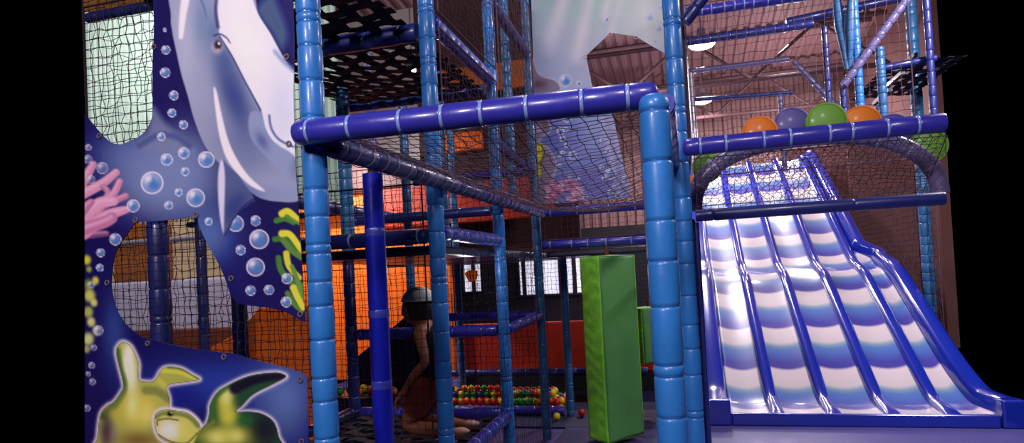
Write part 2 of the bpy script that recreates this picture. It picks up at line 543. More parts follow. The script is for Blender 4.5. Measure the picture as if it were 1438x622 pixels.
    # seaweed, right
    for pts, w0, w1, c in [
        ([(388, 310), (400, 307), (412, 312)], 4, 4, (66, 116, 52)), ([(396, 300), (405, 297), (420, 310)], 5, 4, (216, 206, 40)), ([(402, 303), (420, 314)], 2, 2, (92, 140, 50)),
        ([(386, 336), (400, 336), (420, 352)], 4, 4.5, (62, 110, 50)), ([(396, 328), (408, 330), (424, 352)], 5, 4, (220, 208, 44)), ([(398, 338), (410, 352), (424, 362)], 4, 4, (88, 132, 52)),
        ([(391, 362), (395, 380), (410, 395), (424, 402)], 4, 5, (70, 116, 50)), ([(402, 356), (406, 374), (420, 390)], 4.5, 4, (208, 204, 44)), ([(410, 374), (420, 400), (424, 420)], 3, 4, (96, 146, 52)),
        ([(404, 412), (414, 428), (424, 436)], 4, 3, (80, 130, 50)), ([(412, 404), (418, 418), (426, 432)], 5, 4, (216, 208, 50))]:
        P.stroke(pts, w0, w1, c, 1)
    # seaweed, far left
    for x, y, r, c in [(122, 365, 6, (214, 204, 40)), (125, 378, 4, (150, 160, 50)), (134, 394, 5, (214, 206, 60)), (124, 400, 7, (120, 140, 60)), (126, 415, 8, (206, 202, 80)), (132, 425, 5, (216, 208, 90)), (124, 438, 7, (176, 180, 70)),
                       (128, 452, 6, (214, 208, 110)), (136, 464, 6, (222, 216, 150)), (124, 476, 8, (206, 206, 120)), (122, 490, 5, (160, 160, 90))]:
        P.blob(x, y, r, r * 1.2, c, .95, 4)
    # turtles
    GL = (226, 206, 232)
    t1 = [(137, 640), (137, 612), (141, 582), (150, 570), (160, 564), (170, 550), (173, 540), (166, 510), (163, 494), (166, 485), (173, 480), (183, 485), (190, 497), (195, 512), (195, 532), (206, 536), (217, 534), (226, 520), (236, 515), (254, 517), (270, 526), (280, 533), (258, 537), (240, 540), (234, 545), (238, 560), (238, 582), (236, 640)]
    t2h = [(217, 586), (222, 578), (234, 575), (250, 577), (264, 580), (276, 590), (281, 600), (276, 615), (268, 626), (244, 624), (226, 616), (218, 602)]
    t2 = [(262, 640), (280, 606), (290, 594), (294, 580), (295, 568), (304, 552), (318, 542), (349, 528), (383, 523), (397, 525), (401, 530), (383, 540), (356, 554), (340, 570), (331, 578), (350, 578), (368, 581), (384, 592), (391, 612), (392, 640)]
    for pl in (t1, t2, t2h):
        s = P.sdf(smooth_poly(pl))
        P.mix(np.exp(-(np.maximum(s, 0) / 4.4) ** 2.4) * np.clip(1 - s / 12, 0, 1), GL)
    m1, _ = P.poly(t1, (172, 172, 70), .9)
    P.blob(182, 522, 10, 34, (236, 228, 190), .98, 3, m1, -.12); P.blob(181, 500, 6, 18, (240, 232, 214), .9, 2, m1)
    P.stroke([(165, 492), (168, 515), (174, 545), (160, 570), (146, 584)], 4, 6, (66, 96, 46), 2.5, .9, m1)
    P.blob(195, 575, 28, 24, (226, 200, 62), .95, 2.4, m1); P.blob(186, 570, 8, 18, (236, 230, 150), .8, 2, m1); P.blob(206, 582, 10, 16, (232, 220, 110), .7, 2, m1)
    P.stroke([(205, 548), (222, 550), (236, 560)], 6, 5, (120, 128, 60), 2.5, .8, m1)
    P.stroke([(228, 520), (250, 522), (276, 532)], 4, 2.5, (214, 206, 62), 1.8, .95, m1); P.stroke([(222, 534), (232, 542)], 4, 4, (206, 200, 64), 2, .8, m1)
    P.stroke([(236, 516), (256, 519), (278, 532)], 1.6, 1, (86, 124, 54), 1.4, .9, m1)
    P.blob(160, 584, 10, 11, (196, 186, 56), .9, 3, m1); P.blob(150, 606, 10, 26, (70, 50, 70), .9, 2.6, m1); P.blob(160, 612, 6, 18, (140, 120, 130), .6, 2, m1)
    P.blob(195, 618, 30, 12, (120, 84, 40), .8, 2, m1); P.blob(225, 600, 10, 14, (96, 90, 50), .7, 2, m1)
    s = P.sdf(smooth_poly(t1)); P.mix(np.clip(1 - np.abs(s + .4) / 1.0, 0, 1) * .6, (40, 56, 30))
    m2, _ = P.poly(t2, (40, 70, 50), .9)
    P.blob(316, 562, 12, 28, (208, 202, 52), .95, 2.6, m2); P.blob(322, 585, 14, 16, (214, 206, 56), .9, 2.6, m2); P.blob(318, 556, 8, 12, (224, 216, 140), .7, 2, m2)
    P.stroke([(297, 585), (300, 560), (322, 540)], 5, 4, (60, 104, 50), 2.5, .9, m2)
    P.stroke([(330, 545), (360, 533), (396, 528)], 8, 4, (26, 22, 44), 3, .95, m2)
    P.blob(318, 612, 46, 16, (196, 190, 52), .9, 2.6, m2); P.blob(305, 615, 14, 10, (230, 220, 110), .8, 2, m2); P.blob(332, 612, 12, 10, (230, 220, 110), .7, 2, m2)
    P.blob(372, 604, 22, 26, (30, 30, 44), .9, 2.6, m2); P.blob(345, 590, 12, 8, (40, 96, 50), .8, 2, m2); P.stroke([(282, 606), (292, 598), (300, 592)], 3, 3, (120, 134, 50), 2, .8, m2)
    s = P.sdf(smooth_poly(t2h)); P.mix(np.exp(-(np.maximum(s, 0) / 4.0) ** 2.4) * np.clip(P.sdf(smooth_poly(t2)), 0, 1), GL)
    mh, _ = P.poly(t2h, (206, 196, 84), .9)
    P.blob(238, 604, 18, 15, (240, 222, 218), .95, 3, mh); P.blob(262, 605, 12, 14, (218, 212, 80), .8, 2, mh)
    P.stroke([(219, 586), (232, 580), (262, 584), (278, 598)], 2.4, 3, (92, 120, 54), 2, .8, mh)
    P.stroke([(221, 597), (222, 590), (236, 588), (250, 590)], .8, .8, (44, 50, 34), 1, .9, mh)
    P.stroke([(222, 610), (240, 620), (262, 622), (277, 608)], .9, .9, (52, 60, 30), 1, .8, mh)
    P.blob(239, 580.5, 8, 4.5, (128, 140, 60), .9, 4); P.blob(239, 581, 4, 3.6, (30, 20, 20), 1, 4); P.blob(240.5, 579.5, 1.4, 1.2, (240, 236, 230), 1, 3)
    for pl in (t2, t2h):
        s = P.sdf(smooth_poly(pl)); w_ = np.clip(1 - np.abs(s + .4) / 1.0, 0, 1) * .6
        if pl is t2: w_ = w_ * np.clip(P.sdf(smooth_poly(t2h)), 0, 1)
        P.mix(w_, (40, 56, 30))
    for b in [(231.5, 42, 2.7), (233, 70, 6.2), (232, 102, 7), (244, 134, 6.5), (241.6, 158.6, 6), (257.5, 175, 6.2), (226.5, 192, 5.8), (258, 215, 8), (234, 224, 8.5), (260, 241, 6), (213.6, 256.7, 16), (251, 270, 5.5), (274.7, 277.6, 13), (237, 288.4, 6),
              (187, 289, 9), (289.6, 224, 11.5), (293, 311, 5.4), (162, 336, 8.4), (141.4, 355, 6), (140.4, 376, 5.3), (331, 314, 11.5), (359, 310, 7.2), (364, 336, 13.8), (338, 351, 7), (358.8, 375, 13), (403, 391, 7.7), (352, 408, 7), (377.7, 407, 7), (402, 424, 7.4)]:
        if b[0] == 331:                                        # partly behind the fin
            clip = np.clip(P.sdf(smooth_poly([(309, 228), (357, 279), (338, 296), (326, 312), (315, 331), (306, 255)])), 0, 1)
            keepC = P.C.copy(); P.bubble(*b); P.C = P.C * clip[:, None] + keepC * (1 - clip[:, None])
        else: P.bubble(*b)
    for b in [(143.7, 236, 8.3), (128, 252, 6), (124, 207, 4.5), (123.5, 223.6, 6), (138, 464, 7), (131.5, 488, 4.5), (128.7, 513, 4.6), (124, 525, 3.6), (129.8, 536, 4.7), (122, 573, 5), (128, 400, 5)]:
        P.bubble(*b, op=.75, ring=(214, 190, 214), core=(90, 84, 140))
    c = (P.C / 255) ** .92 * 1.06
    c = np.clip(.44 + (c - .44) * 1.14, .015, 1)
    lum = c.mean(1, keepdims=True)
    c = np.where(lum > .38, lum + (c - lum) * .84, c)
    P.C = 255 * c
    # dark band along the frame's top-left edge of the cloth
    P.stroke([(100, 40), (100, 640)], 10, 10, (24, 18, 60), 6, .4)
    return P


PRINT = print_mat('printed_banner_cloth')
mur = printed_sheet('ocean_mural', MV, 117.5, 434, -13, 655, 1.5, [(119, -12), (216, -12), (411, -12), (413, 60), (412, 130), (414, 215), (421, 330), (428, 445), (431, 520), (434, 655), (119, 655)], [H1, H2], paint_ocean, PRINT)
tag(mur, 'ocean print sheet with a grey dolphin, bubbles, pink coral and two green turtles', 'mural')
grommets([(217, 66), (403, 80), (140, 191), (406, 202), (191, 309), (276, 302), (151, 397), (325, 391), (208, 482), (315, 501), (422, 533), (422, 441), (424, 620)], MV, mur)


def paint_rays(X, Y):
    P = Paint(X, Y, (172, 178, 200))
    P.blob(840, -20, 60, 50, (140, 190, 170), .8); P.blob(900, 20, 40, 60, (196, 204, 206), .8); P.blob(765, -10, 20, 50, (140, 180, 180), .6)
    for pts, w in [([(800, -30), (770, 70)], 10), ([(835, -30), (810, 80)], 9), ([(860, -30), (850, 20)], 7), ([(880, -30), (858, 45)], 3)]:
        P.stroke(pts, w * .6, w, (214, 206, 218), 6, .75)
    P.blob(760, 90, 40, 40, (146, 158, 196), .7); P.blob(800, 120, 40, 30, (156, 164, 204), .7)
    a = np.clip((Y - 125) / 45, 0, 1); P.mix(a * .95, (104, 118, 190))
    P.blob(800, 195, 60, 24, (76, 84, 168), .8); P.blob(835, 180, 26, 40, (140, 154, 208), .8, 2, None, .25); P.blob(870, 210, 22, 70, (164, 166, 212), .7, 2, None, -.2); P.blob(840, 255, 60, 26, (92, 92, 172), .8)
    for x0, x1 in ((858, 884), (868, 894), (845, 872)): P.stroke([(x0, 165), (x1, 275)], 2, 4, (190, 186, 220), 4, .6)
    P.stroke([(905, -30), (906, 60)], 8, 8, (206, 208, 212), 8, .7)
    # shells and rocks at the left edge
    for pl in ([(740, 82), (748, 84), (753, 100), (762, 108), (780, 114), (786, 126), (770, 130), (740, 126)], [(740, 158), (758, 160), (770, 172), (772, 184), (760, 192), (754, 205), (748, 215), (738, 200)], [(752, 215), (764, 205), (778, 222), (780, 236), (775, 255), (780, 290), (738, 290), (744, 250)]):
        s = P.sdf(smooth_poly(pl)); P.mix(np.exp(-(np.maximum(s, 0) / 2) ** 2) * np.clip(1 - s / 6, 0, 1) * .9, (214, 196, 214)); P.poly(pl, (126, 112, 140), 1.2)
    P.blob(758, 118, 10, 6, (84, 50, 84), .8); P.blob(765, 170, 6, 12, (90, 50, 70), .8); P.blob(757, 182, 5, 5, (190, 160, 190), .9, 3)
    for i in range(26):
        x, y = 754 + 8 * random.random(), 200 + 44 * random.random()
        P.stroke([(x, y), (x + random.uniform(-4, 4), y + 8)], 2.4, 1.2, random.choice([(226, 220, 50), (206, 200, 40), (150, 150, 40), (90, 90, 40)]), .8)
    for i in range(60):
        t = random.random(); x = 764 + 54 * random.random(); y = 282 - 44 * random.random() * (1 - abs(x - 790) / 40)
        P.blob(x, y, random.uniform(2.5, 5), random.uniform(2.5, 5), random.choice([(222, 150, 182), (196, 112, 152), (236, 176, 204), (170, 88, 130)]), .9, 3)
    for b in [(794, 113, 9), (813, 117, 4), (852, 27, 3.5), (796, 166, 6), (787, 184, 5.5), (794, 182, 4), (790, 195, 4.5), (795, 204, 3.2), (790, 214, 3), (786, 220, 2.6), (804, 218, 6), (846, 196, 4), (853, 212, 4), (860, 226, 3.5), (845, 235, 3.6), (857, 244, 8), (879, 251, 6.5), (848, 251, 3), (862, 262, 3), (857, 270, 4), (868, 274, 5), (822, 277, 4), (786, 232, 2.6), (800, 248, 2.4), (812, 252, 3), (815, 268, 2.6)]:
        P.bubble(*b)
    for b in [(912, 24, 7), (925, 40, 6), (928, 10, 4), (920, 58, 3)]: P.bubble(*b, op=.35)
    return P


BV = 5.70
ban = printed_sheet('sunray_banner', BV, 744, 945, -46, 292, 1.25, [(744.5, -45), (943, -45), (939, 78), (914, 64), (893, 51), (857, 46), (840, 62), (823, 78), (830, 115), (838, 138), (860, 158), (872, 215), (887, 277), (757, 288), (750, 120)], [], paint_rays, PRINT)
tag(ban, 'tall pale printed banner of light rays, bubbles and pink coral behind the central frame', 'mural')
grommets([(822, 80), (857, 48), (893, 53)], BV, ban, .014)

# ------------------------------------------------------------------ padded frame: the 1.2 m grid
GU, GV = -1.283, 2.048
def gu(i): return GU + 1.2 * i
def gv(j): return GV + 1.2 * j
r45 = .0445
# uprights ---------------------------------------------------------
padded('padded_post', 'light-blue padded post at the right edge of the ocean mural', 'post', (GU, 2.09, 0), (GU, 2.09, 3.1), .0445, LB, TIEN, step=.118)
padded('padded_post', 'short light-blue padded post under the right end of the big royal-blue beam', 'post', (gu(1) + .012, 1.965, 0), (gu(1) + .012, 1.965, 1.985), .0455, LB, TIEN, dome1=True, step=.135, pair=.1)
padded('padded_post', 'light-blue padded post right of the dark blue punching pole, netted only near its top', 'post', (GU, gv(1), 0), (GU, gv(1), 3.3), .0445, LB, TIEN, step=.125)
padded('padded_post', 'slimmer netted light-blue post second from the mural post towards the green bag', 'post', (GU, gv(2), 0), (GU, gv(2), 3.7), .042, LB, TIEN, step=.14)
padded('padded_post', 'light-blue post at the left edge of the pale sunray banner', 'post', (GU, gv(3), 0), (GU, gv(3), 4.3), .040, TL, TIEN, step=.14)
padded('padded_post', 'short far blue post beside the balls between the central frame and the green bag', 'post', (-1.225, 6.52, .02), (-1.225, 6.52, 1.60), .040, TL, step=.14)
padded('padded_post', 'tall light-blue post behind the short front post, left of the wave slide', 'post', (-.01, 3.43, 0), (-.01, 3.43, 3.6), .0445, LB, TIEN, step=.14)
padded('padded_post', 'far corner post hidden behind the short front post', 'post', (gu(1), gv(3), 0), (gu(1), gv(3), 2.05), .040, TL, step=.14)
# smooth dark-blue rotating pole
root = empty('punching_pole', (-1.33, 2.63, 0), 'smooth dark blue vinyl pole hanging free under the slanting net rail', 'punching pole')
mb = MB(); zs = np.linspace(.1, 1.95, 40)
mb.tube([(-1.33, 2.63, z) for z in zs], [.0445 * (1 - .05 * (abs(((z * 1.9) % 1) - .5) < .05)) for z in zs], 24); mb.build('vinyl_sleeve', VB, root)
for z in (.62, 1.02, 1.33, 1.69):
    c = Vector((-1.33, 2.63, z)); MB().tube([c + Vector((0, 0, -.018)), c + Vector((0, 0, -.012)), c + Vector((0, 0, .012)), c + Vector((0, 0, .018))], [.0446, .0462, .0462, .0446], 24).build('tape_wrap', mat('clear_tape', (70, 76, 196), .22, .6, .5, .5, 30), root)
MB().tube([(-1.33, 2.63, 1.95), (-1.33, 2.63, 2.0), (-1.27, 2.63, 2.0)], .02, 12).build('hanger_bolt', mat('red_oxide_bolt', (96, 30, 24), .5), root)

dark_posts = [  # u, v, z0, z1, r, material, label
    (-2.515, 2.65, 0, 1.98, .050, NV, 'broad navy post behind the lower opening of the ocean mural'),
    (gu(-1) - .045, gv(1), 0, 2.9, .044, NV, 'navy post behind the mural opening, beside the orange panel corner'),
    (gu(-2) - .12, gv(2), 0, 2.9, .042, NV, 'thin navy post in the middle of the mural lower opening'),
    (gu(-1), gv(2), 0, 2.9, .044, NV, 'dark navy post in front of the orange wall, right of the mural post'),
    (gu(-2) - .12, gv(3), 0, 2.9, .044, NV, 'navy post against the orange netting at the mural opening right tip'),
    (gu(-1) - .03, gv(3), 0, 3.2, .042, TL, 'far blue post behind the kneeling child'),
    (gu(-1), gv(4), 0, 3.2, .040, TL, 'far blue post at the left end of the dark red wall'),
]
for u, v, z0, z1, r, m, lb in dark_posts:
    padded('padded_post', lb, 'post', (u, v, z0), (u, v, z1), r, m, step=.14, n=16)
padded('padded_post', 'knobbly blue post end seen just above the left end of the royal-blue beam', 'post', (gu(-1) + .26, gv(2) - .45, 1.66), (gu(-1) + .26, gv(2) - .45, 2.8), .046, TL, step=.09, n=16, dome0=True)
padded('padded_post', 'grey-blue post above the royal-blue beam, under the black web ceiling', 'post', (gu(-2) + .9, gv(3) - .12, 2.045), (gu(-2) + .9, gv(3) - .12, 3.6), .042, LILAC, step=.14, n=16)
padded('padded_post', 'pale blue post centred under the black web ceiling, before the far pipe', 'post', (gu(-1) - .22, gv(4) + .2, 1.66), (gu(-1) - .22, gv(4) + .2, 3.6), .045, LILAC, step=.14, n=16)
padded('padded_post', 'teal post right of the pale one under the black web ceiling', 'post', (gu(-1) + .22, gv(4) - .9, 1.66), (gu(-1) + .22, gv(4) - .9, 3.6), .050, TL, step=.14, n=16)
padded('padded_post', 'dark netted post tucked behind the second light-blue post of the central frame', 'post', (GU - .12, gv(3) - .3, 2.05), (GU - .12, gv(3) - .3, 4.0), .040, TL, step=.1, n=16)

# rails of the open net frame ---------------------------------------
padded('padded_rail', 'big royal-blue padded beam crossing the middle of the picture', 'rail', (-1.305, 1.998, 2.005), (-.06, 2.075, 2.012), .0435, DB, TIE, dome0=True, dome1=True, step=.145, pair=.0)
padded('padded_rail', 'royal-blue side rail running back from the short front post', 'rail', (-.05, 2.14, 1.995), (-.05, 5.55, 1.995), .040, DB, step=.2, pair=0)
rl = padded('padded_rail', 'dark blue rail with net lacing slanting back from the mural post', 'rail', (-1.20, 2.06, 1.962), (-1.20, 5.545, 1.985), .0415, NV, TIEN, dome0=True, step=.3, pair=0)
mb = MB(); pts = []
for k in range(900):
    t = k / 899; v = 2.12 + 3.38 * t; a = 2 * PI * t * 31 + 1.2 * math.sin(23 * t) + .8 * math.sin(57 * t)
    pts.append((-1.20 + .0455 * math.cos(a), v, 1.962 + .023 * t + .0455 * math.sin(a)))
mb.tube(pts, .0018, 4)
for off in (.03, .012, -.008): mb.tube([(-1.20 + off, v, 1.962 + .0068 * (v - 2.06) + .047) for v in np.linspace(2.1, 5.5, 60)], .006, 5)
mb.build('net_lacing', mat('pale_net_cord', (150, 128, 160), .7), rl)
padded('padded_rail', 'dark blue far rail along the bottom of the sunray banner', 'rail', (-1.19, 5.575, 1.99), (-.07, 5.575, 1.99), .0385, DB, TIE, step=.22, pair=0)
padded('padded_rail', 'royal-blue rail that the green bag hangs from', 'rail', (GU + .05, gv(3), 1.71), (gu(1) - .05, gv(3), 1.71), .041, DB, TIE, step=.19, pair=0)

# rails of the middle frame -------------------------------------------
padded('padded_rail', 'blue rail at waist of the two netted centre posts, just under the dark deck', 'rail', (GU, gv(1) + .055, 1.715), (GU, gv(2) - .055, 1.715), .041, DB, TIE, step=.15, pair=0)
padded('padded_rail', 'dark rail left of the punching pole under the dark deck', 'rail', (gu(-1) + .06, gv(1), 1.70), (GU - .055, gv(1), 1.70), .041, NV, TIE, step=.24, pair=0)
padded('padded_rail', 'far navy rail with a lit top edge ending at a white bolt', 'rail', (gu(-1) + .06, gv(2), 1.93), (GU - .05, gv(2), 1.93), .036, NV, step=.24, pair=0)
tag(MB().tube([(GU - .085, gv(2) - .05, 1.985), (GU - .085, gv(2) - .05, 2.03)], .016, 12).build('bolt_cap', mat('white_cap', (225, 220, 230), .3), ), 'small white cap on the far navy rail beside the netted post', 'cap')
padded('padded_rail', 'dark navy rail running away beside the mural post, above the dark deck', 'rail', (gu(-1), gv(1) + .06, 2.02), (gu(-1), gv(2) - .06, 2.02), .044, NV, step=.24, pair=0)
padded('padded_rail', 'dark navy rail running on behind the punching pole towards the red wall', 'rail', (gu(-1), gv(2) + .06, 2.02), (gu(-1), gv(3) - .06, 2.02), .044, NV, step=.24, pair=0)
padded('padded_rail', 'glossy navy rail crossing behind the child at shoulder height', 'rail', (gu(-1) + .06, gv(2), 1.075), (GU - .05, gv(2), 1.075), .041, DB, step=.22, pair=0)
padded('padded_rail', 'royal-blue rail across the two netted posts in front of the dark red wall', 'rail', (GU, gv(2) + .055, 1.075), (GU, gv(3) - .055, 1.09), .041, DB, step=.2, pair=0)
padded('padded_rail', 'upper navy rail just below the bright far windows', 'rail', (gu(-1) + .06, gv(3), 1.10), (GU - .05, gv(3), 1.10), .038, DB, step=.2, pair=0)
padded('padded_rail', 'low royal-blue rail in front of the ball pit', 'rail', (gu(-1) + .06, gv(2), .49), (GU - .05, gv(2), .49), .041, DB, step=.2, pair=0)
padded('padded_rail', 'low royal-blue rail slanting to the bottom edge between two light-blue posts', 'rail', (GU, gv(1) + .055, .46), (GU, gv(2) - .055, .48), .043, DB, TIE, step=.16, pair=0)
padded('padded_rail', 'glossy dark rail low at the edge of the black climbing web, left of the child', 'rail', (gu(-1), gv(1) + .06, .50), (gu(-1), gv(2) - .06, .50), .040, NV, step=.2, pair=0)
padded('padded_rail', 'floor-level blue rail holding back the pit balls', 'rail', (gu(-1) + .05, 6.50, .066), (-1.28, 6.50, .066), .045, DB, step=.16, pair=0)
padded('padded_rail', 'dark rail along the foot of the red wall above the pit balls', 'rail', (gu(-1) - .35, 7.42, .31), (-.5, 7.42, .31), .045, NV, step=.2, pair=0)
padded('padded_rail', 'thick rail falling from the second light-blue post to the third, over the net', 'rail', (GU, gv(1) + .05, 2.875), (GU, gv(2) - .05, 2.86), .046, DB, TIE, step=.12, pair=0, dome1=True)
padded('padded_rail', 'dark purple rail falling towards the banner top left corner', 'rail', (GU, gv(2) + .05, 3.46), (GU, gv(3) - .05, 3.42), .046, NV, step=.14, pair=0, dome1=True)
padded('padded_rail', 'dark padded edge between the two black web ceilings', 'rail', (gu(-1), gv(1), 2.80), (GU - .055, gv(1), 2.80), .050, NV, step=.2, pair=0)
padded('padded_rail', 'dark padded far edge of the black web ceiling', 'rail', (gu(-1), gv(2), 2.80), (GU - .055, gv(2), 2.80), .042, NV, step=.2, pair=0)
padded('padded_rail', 'blue netted rail behind the royal-blue beam, left of the banner post', 'rail', (gu(-1) + .1, gv(3) - .1, 2.36), (GU - .06, gv(3) - .1, 2.36), .040, DB, step=.16, pair=0)
padded('padded_rail', 'dim rail slanting back to the banner post under the ceiling net', 'rail', (GU, gv(2) + .05, 2.42), (GU, gv(3) - .05, 2.36), .036, NV, step=.16, pair=0)

mb = MB(); mb.box((-2.75, 6.02, .0), (-.02, 7.78, .020)); tag(mb.build('floor_shade_sheet', mat('navy_floor_shade', (30, 34, 76), .5, .4, 0, .08, 5, .1), smooth=False, bevel=.006), 'navy sheet painting the floor shade under the ball pit and its rail', 'mat')  # added dark sheet, paints the shade on the floor below the pit
mb = MB(); mb.box((GU + .10, 2.4, .0), (-.02, 6.0, .022)); tag(mb.build('floor_shade_sheet', mat('dark_blue_floor_shade', (40, 46, 104), .45, .4, .1, .08, 5, .1), smooth=False, bevel=.006), 'dark blue sheet painting the floor shade under the net-roofed bay and the green bag', 'mat')  # floor shade of this bay put in as a darker sheet
# decks and webs ------------------------------------------------------
mb = MB(); mb.box((gu(-1) + .06, gv(1) + .06, 1.60), (GU - .05, gv(2) - .06, 1.655)); tag(mb.build('padded_deck', DECK, smooth=False, bevel=.015), 'dark padded deck over the kneeling child', 'deck')
mb = MB(); mb.box((gu(-1) + .06, gv(2) + .06, 1.60), (GU - .05, gv(3) - .06, 1.655)); tag(mb.build('padded_deck', DECK, smooth=False, bevel=.015), 'dark padded deck behind the child, nearer the ball pit', 'deck')
mb = MB(); mb.box((GU + .06, gv(3) + .06, 1.60), (gu(1), gv(4), 1.655)); tag(mb.build('padded_deck', DECK, smooth=False, bevel=.015), 'dark padded deck behind the rail of the green bag', 'deck')
mb = MB(); mb.box((gu(-1) - .5, gv(3) + .06, 1.60), (GU - .06, gv(4) + .5, 1.655)); tag(mb.build('padded_deck', DECK, smooth=False, bevel=.015), 'dark padded deck above the ball pit', 'deck')
mb = MB(); mb.box((gu(-2) - .3, gv(2) + .05, 1.99), (gu(-1) - .06, gv(3) - .05, 2.04)); tag(mb.build('padded_deck', DECK, smooth=False, bevel=.015), 'dark padded upper deck left of the orange wall', 'deck')
webbing('web_ceiling', 'black woven web ceiling nearest the viewer, cut by the top edge', (gu(-1) + .1, gv(0) + .15, 2.83), (1.02, 0, 0), (0, 1.0, 0))
webbing('web_ceiling', 'black woven web ceiling further back, over the left end of the beam', (gu(-1) + .06, gv(1) + .06, 2.80), (1.08, 0, 0), (0, 1.08, 0))
webbing('web_floor', 'black woven web floor that the child kneels on', (gu(-1) + .06, gv(1) + .02, .47), (1.08, 0, 0), (0, 1.13, 0))
mb = MB(); mb.box((gu(-1) - .1, gv(1) + .0, .02), (GU - .06, gv(2) + .45, .05)); tag(mb.build('crash_mat', mat('rust_mat', (150, 70, 34), .5, .4, 0, .1, 8, .3, vscale=9), smooth=False, bevel=.01), 'rust-coloured mat under the black web floor', 'mat')

# nets ------------------------------------------------------------------
net('hanging_net', 'sagging square net roofing the open bay under the royal-blue beam', (-1.18, 2.06, 1.995), (1.12, 0, 0), (0, 3.5, 0), .05, .0017, NETM, (0, 0, -.14), .004)
net('hanging_net', 'net strip between the banner rail and the green bag rail', (-1.2, 5.62, 1.75), (1.1, 0, 0), (0, 0, .21), .05, .0018, NETM, (0, -.02, 0))
net('hanging_net', 'upright net on the centre posts above the dark deck', (GU + .05, gv(1) + .05, 2.03), (0, 1.1, 0), (0, 0, .80), .045, .0017, NETM, (.02, 0, 0))
net('hanging_net', 'upright net over the thick falling rail beside the second light-blue post', (GU + .05, gv(1) + .05, 2.92), (0, 1.1, 0), (0, 0, .7), .045, .0017, NETM)
net('hanging_net', 'upright net beside the banner post above the royal-blue beam', (GU + .05, gv(2) + .05, 2.03), (0, 1.1, 0), (0, 0, 1.8), .045, .0017, NETM, (.02, 0, 0))
net('hanging_net', 'dark net wrapped across the lower centre posts, nearer half', (GU + .055, gv(1) + .25, .06), (0, .95, 0), (0, 0, 1.6), .05, .0012, NETD, (.02, 0, 0), edge=.0015)
net('hanging_net', 'dark net wrapped across the lower centre posts, farther half', (GU + .055, gv(2) + .0, .06), (0, 1.2, 0), (0, 0, 1.6), .05, .0012, NETD, (.02, 0, 0), edge=.0015)
net('hanging_net', 'black net laced behind the holes of the ocean mural', (-2.36, MV + .035, .95), (1.0, 0, 0), (0, 0, 1.72), .036, .0017, NETD, (0, .02, 0), .0035)
net('hanging_net', 'second black net behind the upper mural opening', (-3.32, 3.0, 1.95), (1.12, 0, 0), (0, 0, 1.4), .055, .0022, NETD, (0, .05, 0), .01)
net('hanging_net', 'second black net behind the lower mural opening', (-3.6, 3.35, .6), (2.2, 0, 0), (0, 0, 1.4), .045, .0018, NETD, (0, .02, 0), .003)
net('hanging_net', 'dark square net stretched before the orange wall', (-4.6, 6.1, .3), (3.2, 0, 0), (0, 0, 1.3), .062, .0026, NETD, (0, .03, 0), .003)
net('hanging_net', 'small strip of dark net before the upper orange wall', (-4.2, 6.1, 1.72), (2.8, 0, 0), (0, 0, .9), .062, .0030, NETD, (0, .03, 0), .008)
net('hanging_net', 'dark square net before the bright far windows', (-2.6, 7.75, 1.0), (2.4, 0, 0), (0, 0, .62), .05, .0024, NETD)
net('hanging_net', 'slanted diamond net hung below the right-hand royal-blue rail', (.06, 3.40, 1.765), (1.10, 0, 0), (0, -.04, .265), .042, .0017, NETM, (0, .05, 0), .006, diag=True, edge=.0022)
net('hanging_net', 'finer net draped over the back of the padded arch', (.06, 3.93, 1.75), (1.15, 0, 0), (0, -.44, .27), .030, .0017, NETM, (0, .06, .05), .005, diag=False, edge=.0022)
net('hanging_net', 'upright square net high above the slide, under the roof', (.05, 5.65, 2.2), (1.7, 0, 0), (0, 0, 1.45), .075, .0022, NETM, (0, .04, 0), .006)
net('hanging_net', 'side net with dark cord at the left of the wave slide', (.035, 3.5, .02), (0, 2.55, 0), (0, 0, 1.68), .045, .0020, NETD, (0, 0, 0), .006, edge=.012)
net('hanging_net', 'upper side net left of the slide beside the tall blue post', (.045, 3.5, 2.12), (0, 3.2, 0), (0, 0, 1.4), .06, .0022, NETM, (0, 0, 0), .006, edge=.009)
net('hanging_net', 'dense brown net before the brown wall right of the slide', (2.62, 8.0, .3), (0, 4.0, 0), (0, 0, 1.9), .07, .0030, NETM)

# slide bay rails ---------------------------------------------------------
padded('padded_rail', 'shiny royal-blue rail in front of the padded arch', 'rail', (.005, 3.335, 2.055), (1.15, 3.335, 2.055), .0445, DB, TIE, dome0=True, step=.135, pair=.1)
padded('padded_rail', 'dark purple rail under the padded arch, over the slide', 'rail', (.05, 3.44, 1.722), (1.165, 3.44, 1.722), .031, NV, step=.5, pair=0)
padded('padded_rail', 'thin dark pole along the left of the slide opening', 'pole', (.05, 3.50, 0), (.05, 3.50, 1.69), .016, NV, step=.5, pair=0, n=10)

# ------------------------------------------------------------------ padded arch with foam discs
AC, AA, AB, AV = (.655, 1.77), .605, .35, 3.78
def arch_pt(t, k=0.0):
    ct, st = math.cos(t), math.sin(t)
    f = lambda q: math.copysign(abs(q) ** .85, q)
    return Vector((AC[0] + (AA + k) * f(ct), AV, AC[1] + (AB + k) * f(st)))
arch = empty('padded_arch', (AC[0], AV, AC[1]), 'grey-blue padded arch standing between the two slide rails', 'arch')
mb = MB(); ts = np.linspace(0, PI, 60)
mb.tube([arch_pt(t) for t in ts], .045, 18); mb.build('foam_sleeve', LILAC, arch)
for k in range(1, 9):
    t = PI * k / 9
    a, b = arch_pt(t - .012), arch_pt(t + .012)
    MB().tube([a, b], .0462, 18, cap=False).build('tie_band', mat('lilac_tie', (150, 140, 190), .4), arch)
disc_cols = {'orange': mat('orange_foam', (232, 124, 26), .5, .4, .1, .06, 12, .06), 'purple': mat('purple_foam', (92, 84, 160), .5, .4, .1, .06, 12, .06), 'green': mat('green_foam', (112, 168, 58), .5, .4, .1, .06, 12, .06)}
